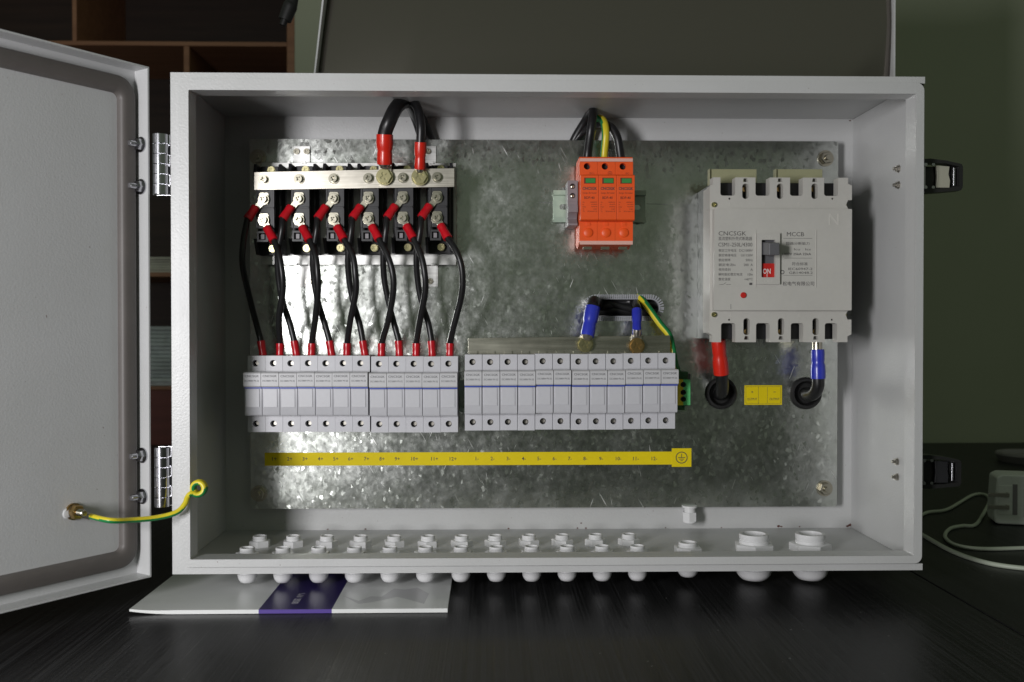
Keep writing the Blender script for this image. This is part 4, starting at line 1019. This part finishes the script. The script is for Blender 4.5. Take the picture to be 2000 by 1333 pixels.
ms = [text_mesh('MCCB', xc, rz(462), YF-.3, 4.2, 'print_grey', width=17.5, align='C'),
      text_mesh('短路分断能力', at(1558, 480, YF)[0], rz(479), YF-.3, 3.0, 'print_grey', width=24, align='C'),
      text_mesh('Icu   Ics', at(1567, 490, YF)[0], rz(489.5), YF-.3, 2.2, 'print_grey', width=17, align='C'),
      text_mesh('1000V 25kA 22kA', at(1584, 499, YF)[0], rz(499), YF-.3, 2.4, 'print_grey', width=29, align='R', bold=.012),
      text_mesh('符合标准', at(1562, 519, YF)[0], rz(519), YF-.3, 3.3, 'print_grey', width=16, align='C'),
      text_mesh('IEC60947-2', at(1563, 529, YF)[0], rz(528), YF-.3, 2.4, 'print_grey', width=24.5, align='C'),
      text_mesh('GB14048.2', at(1564, 537, YF)[0], rz(535.5), YF-.3, 2.4, 'print_grey', width=24, align='C'),
      text_mesh('松电气有限公司', at(1590, 560, YF)[0], rz(558.5), YF-.3, 4.3, 'print_grey', width=32, align='R', bold=.005)]
sub('standards_print', join_meshes('standards_print', ms, 'print_grey'), p_)
q = MB()
for (a, c_, py) in ((1530, 1586, 466.5), (1532, 1586, 505), (1530, 1587, 538.5)): q.box(X65(a), X65(c_), YF-.28, YF-.2, rz(py), rz(py)+.3)
sub('ruled_lines', q.mesh('ruled_lines', 'print_grey'), p_)
sub('small_ring', shape2d('small_ring', [circle(X65(1528), rz(532), 2.1, 20), circle(X65(1528), rz(532), 1.4, 20)], YF-.3, YF-.2, 'print_dark'), p_)
xN, zN = at(1619, 440, YF)
ms = [text_mesh('N', xN, zN, YF-.15, 11.5, 'embossed', width=10, th=.5)]
for s_, a in (('1', 1425), ('3', 1492), ('5', 1560)): ms.append(text_mesh(s_, x78(a), at(a, 403, YT)[1], YT-.1, 3.8, 'embossed', align='C', th=.4))
for s_, a in (('2', 1427), ('4', 1494), ('6', 1562)): ms.append(text_mesh(s_, x78(a), at(a, 619, YT)[1], YT-.1, 3.8, 'embossed', align='C', th=.4))
put('embossed_marks', join_meshes('embossed_marks', ms, 'embossed'), t)
q = MB(); x, z = at(1427.5, 606, YF); q.box(x-.2, x+.2, YF-.08, YF+.02, z+1, z+6); obj('index_line', q, 'print_dark', t)
# insulating sheets standing behind its top
for (a0, a1, lab) in ((1385.5, 1477, 'pale greenish insulating sheet behind the left top of the breaker'), (1514.5, 1605.5, 'pale greenish insulating sheet behind the right top of the breaker')):
    x0, z1 = at(a0, 331, 110); x1, z0 = at(a1, 400, 110)
    b = MB(); b.box(x0, x1, 109, 110, z0, z1); b.box(x0-.6, x0, 106, 116, z0, z1)
    tag(obj('insulating_sheet', b, 'isolator_sheet', bevel=.2), lab, 'insulating sheet', 'insulating sheets at the breaker')

# ------------------------------------------------------------------ earth terminal at the right end of the fuse row
t = thing('earth_terminal', 'green and yellow earth terminal block at the right end of the fuse row', 'terminal block', (500, PY, 130))
xy0 = 493.6; xm = at(1334.5, 760, 118)[0]; xg = at(1348.5, 760, 118)[0]
z1, z0 = at(1340, 742, 118)[1], at(1340, 792, 118)[1]
b = MB(); b.box(xy0, xm, 118, 156, z0, z1); obj('yellow_half', b, 'terminal_yellow', t, bevel=.3)
b = MB(); b.box(xm+.05, xg, 118, 156, z0, z1); obj('green_half', b, 'terminal_green', t, bevel=.3)
b = MB(); b.box(xy0, xg-.6, 128, 155.5, z1, z1+8); obj('foot', b, 'terminal_green_dark', t, bevel=.3); b = MB(); b.box(xy0, xg-4, 128, 155.5, z0-6, z0); obj('foot', b, 'terminal_green_dark', t, bevel=.3)
for py in (751.5, 767, 780):
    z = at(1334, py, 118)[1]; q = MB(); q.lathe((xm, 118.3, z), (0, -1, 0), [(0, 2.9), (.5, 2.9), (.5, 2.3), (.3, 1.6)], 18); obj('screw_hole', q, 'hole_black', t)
b = MB(); b.box(xg+.5, xg+6, 146, 156, z0-3, z1+5); tag(obj('end_stop', b, 'toggle_grey', bevel=.4), 'dark end stop on the rail beside the green earth terminal', 'end stop')
t = thing('earth_wire', 'green and yellow earth wire from the slot to the green terminal', 'wire', P(1253, 583, 160))
def gy2(j, n): return 1 if n*.12 < j < n*.60 else 0
m_ = MB(); m_.tube([P(1235, 570, 174), P(1252, 584, 163), P(1268, 604, 154), P(1290, 634, 146), P(1307, 656, 140), P(1314, 685, 136), P(1319, 712, 134), P(1328, 738, 134)], 3.7, 20, 8, green=(1, -.55, .4))
obj('wire', m_, ['wire_yellow', 'wire_green'], t)

# ------------------------------------------------------------------ cable glands in the floor of the box
def gland(x, y, rn, rt, hn, ht, rb, depth, label, rot=.2, group='white plastic cable glands in the enclosure floor'):
    t = thing('cable_gland', label, 'cable gland', (x, y, TK), group)
    m_ = MB(); m_.lathe((x, y, TK), (0, 0, 1), [(0, rn), (hn-.6, rn), (hn, rn*.94), (hn, rt)], 6, rot, cap1=False); obj('lock_nut', m_, 'white_plastic', t)
    m_ = MB(); m_.lathe((x, y, TK), (0, 0, 1), [(0, rt), (hn+ht*.3, rt), (hn+ht*.35, rt*.95), (hn+ht*.5, rt), (hn+ht, rt), (hn+ht, rt*.8), (hn-2, rt*.78), (hn-2, .1)], 28, cap0=False, cap1=False); obj('thread_tube', m_, 'white_plastic', t)
    m_ = MB(); m_.lathe((x, y, -.1), (0, 0, -1), [(0, rb*1.08), (depth*.35, rb*1.05)], 6, rot+.3)
    m_.lathe((x, y, -depth*.35), (0, 0, -1), [(-.1, rb*1.04), (depth*.14, rb*1.04), (depth*.16, rb*.9), (depth*.22, rb*.9), (depth*.24, rb*.97), (depth*.42, rb*.92), (depth*.52, rb*.82), (depth*.62, rb*.66), (depth*.65, rb*.5)], 24, cap0=False); obj('sealing_nut', m_, 'white_plastic', t)
    return t
g0 = None
for row, Y_, nm in ((0, 98, 'back'), (1, 45, 'front')):
    for k in range(12):
        x = 57.5+k*34.85+(.8 if row else 0); y = Y_+(-3+6*abs(k-5.5)/5.5 if row == 0 else 0)*.8
        wh = {0: 'leftmost', 11: 'rightmost'}.get(k, ordn[k]+' from the left') if k else 'leftmost'
        gland(x, y, 11.3, 7.2, 6.2, 4.8, 9.9, 21.5, ('%s of the twelve small white glands in the %s row' % (wh, nm)) if k in (0, 11) else 'small white gland, %s in the %s row' % (wh, nm), random.uniform(0, 1))
x_, y_ = 494.6, 60; gland(x_, y_, 14.5, 9.3, 6.5, 4.5, 11, 22, 'medium white gland on the floor below the wall gland', .5)
gland(563.5, 68, 20.8, 14.8, 8, 9.5, 18.5, 27.5, 'large white gland, left one of the big pair', .35)
gland(621, 68, 20.8, 14.8, 8, 9.5, 18.5, 27.5, 'large white gland, right one of the big pair', .7)
t = thing('drain_gland', 'single small white gland against the back wall just under the mounting plate', 'cable gland', (517, 165, 12))
xg_, zz1 = at(1347, 992, 162); zz0 = at(1347, 1023, 162)[1]
m_ = MB(); m_.lathe((xg_, 162, zz0), (0, 0, 1), [(0, 5.5), (1.5, 7.2), (3, 7.4)], 24); m_.lathe((xg_, 162, zz0+3), (0, 0, 1), [(0, 8.2), (9.5, 8.2), (10, 7.6)], 6, .3); m_.lathe((xg_, 162, zz0+13), (0, 0, 1), [(0, 6), (5, 6), (5, 8), (7, 8)], 20)
m_.lathe((xg_, 162, zz0+9), (0, 1, 0), [(0, 5), (18, 5)], 16)
obj('body', m_, 'white_plastic', t)

# ------------------------------------------------------------------ booklet under the box
bx0, bx1, by0, by1, bt = -27.5, 257.5, -34.5, 170, 3.6
t = thing('booklet', 'white glossy booklet with a dark purple band lying under the enclosure', 'booklet', ((bx0+bx1)/2, by0, ZT))
def page(x0, x1, m, me, name, lift=True):
    mb = MB(); n = 14; vs = []; fs = []; mi = []
    for i in range(n+1):
        x = x0+(x1-x0)*i/n
        for y in (by0, by1):
            k = max(0, (40-(x-bx0))/40) if lift else 0; z = ZT+.4+2.8*k*k
            th = bt if not lift else bt-1.6*k
            vs += [(x, y, z), (x, y, z+th)]
    for i in range(n):
        a = i*4; b_ = a+4
        fs += [(a+1, b_+1, b_+3, a+3), (a, b_, b_+1, a+1), (a, a+2, b_+2, b_), (a+2, a+3, b_+3, b_+2)]; mi += [0, 1, 1, 1]
    fs += [(0, 1, 3, 2), (n*4, n*4+2, n*4+3, n*4+1)]; mi += [1, 1]
    mb.add(vs, fs, mi); return obj(name, mb, [m, me], t)
xp0, xp1 = at(505, 1190, by0)[0], at(648, 1195, by0)[0]
page(bx0, xp0, 'booklet_white', 'booklet_white', 'cover'); page(xp0, xp1, 'booklet_purple', 'booklet_purple_edge', 'purple_band', False); page(xp1, bx1, 'booklet_white', 'booklet_white', 'cover', False)
zt_ = ZT+.4+bt
def flat(x, y, a):
    ca, sa = math.cos(a), math.sin(a)
    return lambda u, v, c: (x+u*ca-v*sa, y+u*sa+v*ca, zt_+.05+c)
xm_ = (xp0+xp1)/2
ms = [text_mesh('CNCSGK', 0, 0, 0, 6.5, 'print_soft2', width=17, frame=flat(xm_-1, -16, R(90))), text_mesh('电气', 0, 0, 0, 6.5, 'print_soft2', width=14, frame=flat(xm_-1, 6, R(90)))]
put('title', join_meshes('title', ms, 'print_soft2'), t)
def blob(pts, y0=0): return [(x, y) for x, y in pts]
def flatpoly(pts, z, m, nm):
    mb = MB(); mb.add([(x, y, z) for x, y in pts]+[(x, y, z-.03) for x, y in pts], [tuple(range(len(pts)))]+[tuple(range(2*len(pts)-1, len(pts)-1, -1))]); return obj(nm, mb, m, t)
xw = bx1
def ubk(px, py):
    # photo point on the booklet's top plane
    lo_, hi_ = -60.0, 160.0
    for _ in range(40):
        md = (lo_+hi_)/2
        if at(px, py, md)[1] > zt_: lo_ = md
        else: hi_ = md
    return at(px, py, md)[0], md
flatpoly([ubk(*p) for p in ((670, 1164), (700, 1174), (725, 1165), (745, 1166), (770, 1150), (790, 1152), (815, 1148), (838, 1160), (828, 1180), (800, 1172), (775, 1166), (750, 1172), (724, 1177), (700, 1180))], zt_+.06, 'booklet_print', 'faint_figure')

# ------------------------------------------------------------------ power adapter and its cord
ax_, ay_ = 956.0, 350.0
t = thing('power_adapter', 'white plug in power adapter with two prongs lying on the desk', 'power adapter', (985, ay_, ZT))
A = Matrix.Rotation(R(-16), 4, 'Z')
def tr(mb):
    for i, v in enumerate(mb.v):
        q = A @ Vector((v[0], v[1], 0)); mb.v[i] = (ax_+q.x, ay_+q.y, v[2])
    return mb
b = MB(); b.prism([(0, ZT+12), (2, ZT+2), (8, ZT+1), (95, ZT+1), (95, ZT+66), (10, ZT+66), (3, ZT+62)], 0, 45); obj('body', tr(b), 'adapter_white', t, bevel=2.5, seg=3)
b = MB(); b.box(5, 22, -.6, .6, ZT+14, ZT+52); obj('socket_plate', tr(b), 'adapter_white', t, bevel=.4)
b = MB(); b.box(22.3, 28, -.5, .5, ZT+14, ZT+54); obj('socket_recess', tr(b), 'grey_plastic', t)
for z in (ZT+24, ZT+40): b = MB(); b.box(-8, 16, -9, -7.6, z-2, z+3); b.box(14, 17, -8, 0, z-2, z+3); obj('prong', tr(b), 'thread', t, bevel=.3)
b = MB(); b.box(46, 90, -.6, -.2, ZT+8, ZT+56); lb = obj('label', tr(b), 'adapter_label', t)
b = MB()
for k in range(7):
    z = ZT+12
    while z < ZT+52: L = random.uniform(2, 5); b.box(36+k*4.2, 38.2+k*4.2, -.8, -.5, z, min(z+L, ZT+53)); z += L+random.uniform(.8, 1.6)
obj('fine_print', tr(b), 'print_grey', t)
def dz(px, py):
    lo_, hi_ = -200.0, 1200.0
    for _ in range(50):
        md = (lo_+hi_)/2
        if at(px, py, md)[1] > ZT+2.2: lo_ = md
        else: hi_ = md
    return Vector((at(px, py, md)[0], md, ZT+2.6))
m_ = MB(); m_.tube([dz(*p) for p in ((1770, 1030), (1808, 1003), (1850, 996), (1900, 968))]+[dz(1926, 968), dz(1932, 980), dz(1922, 1002), dz(1905, 1026), dz(1880, 1028), dz(1855, 1034), dz(1846, 1050), dz(1868, 1066), dz(1920, 1073), dz(2010, 1071), dz(2060, 1070)], 2.3, 10, 8)
tag(obj('thin_cord', m_, 'cord_white'), 'thin pale cord looping in front of the power adapter', 'cord')
m_ = MB(); m_.tube([dz(*p) for p in ((1770, 1030), (1800, 1045), (1860, 1078), (1930, 1101), (2010, 1112), (2080, 1115))], 2.6, 10, 8)
tag(obj('thick_cord', m_, 'cord_white'), 'thicker pale cord running to the lower right across the desk', 'cord')
m_ = MB(); q = dz(2010, 900); m_.lathe((q.x, q.y, ZT), (0, 0, 1), [(0, 52), (14, 60), (18, 58), (18, 50), (12, 44)], 36)
tag(obj('dish', m_, 'grey_plastic'), 'dark round dish at the right edge of the picture', 'dish')
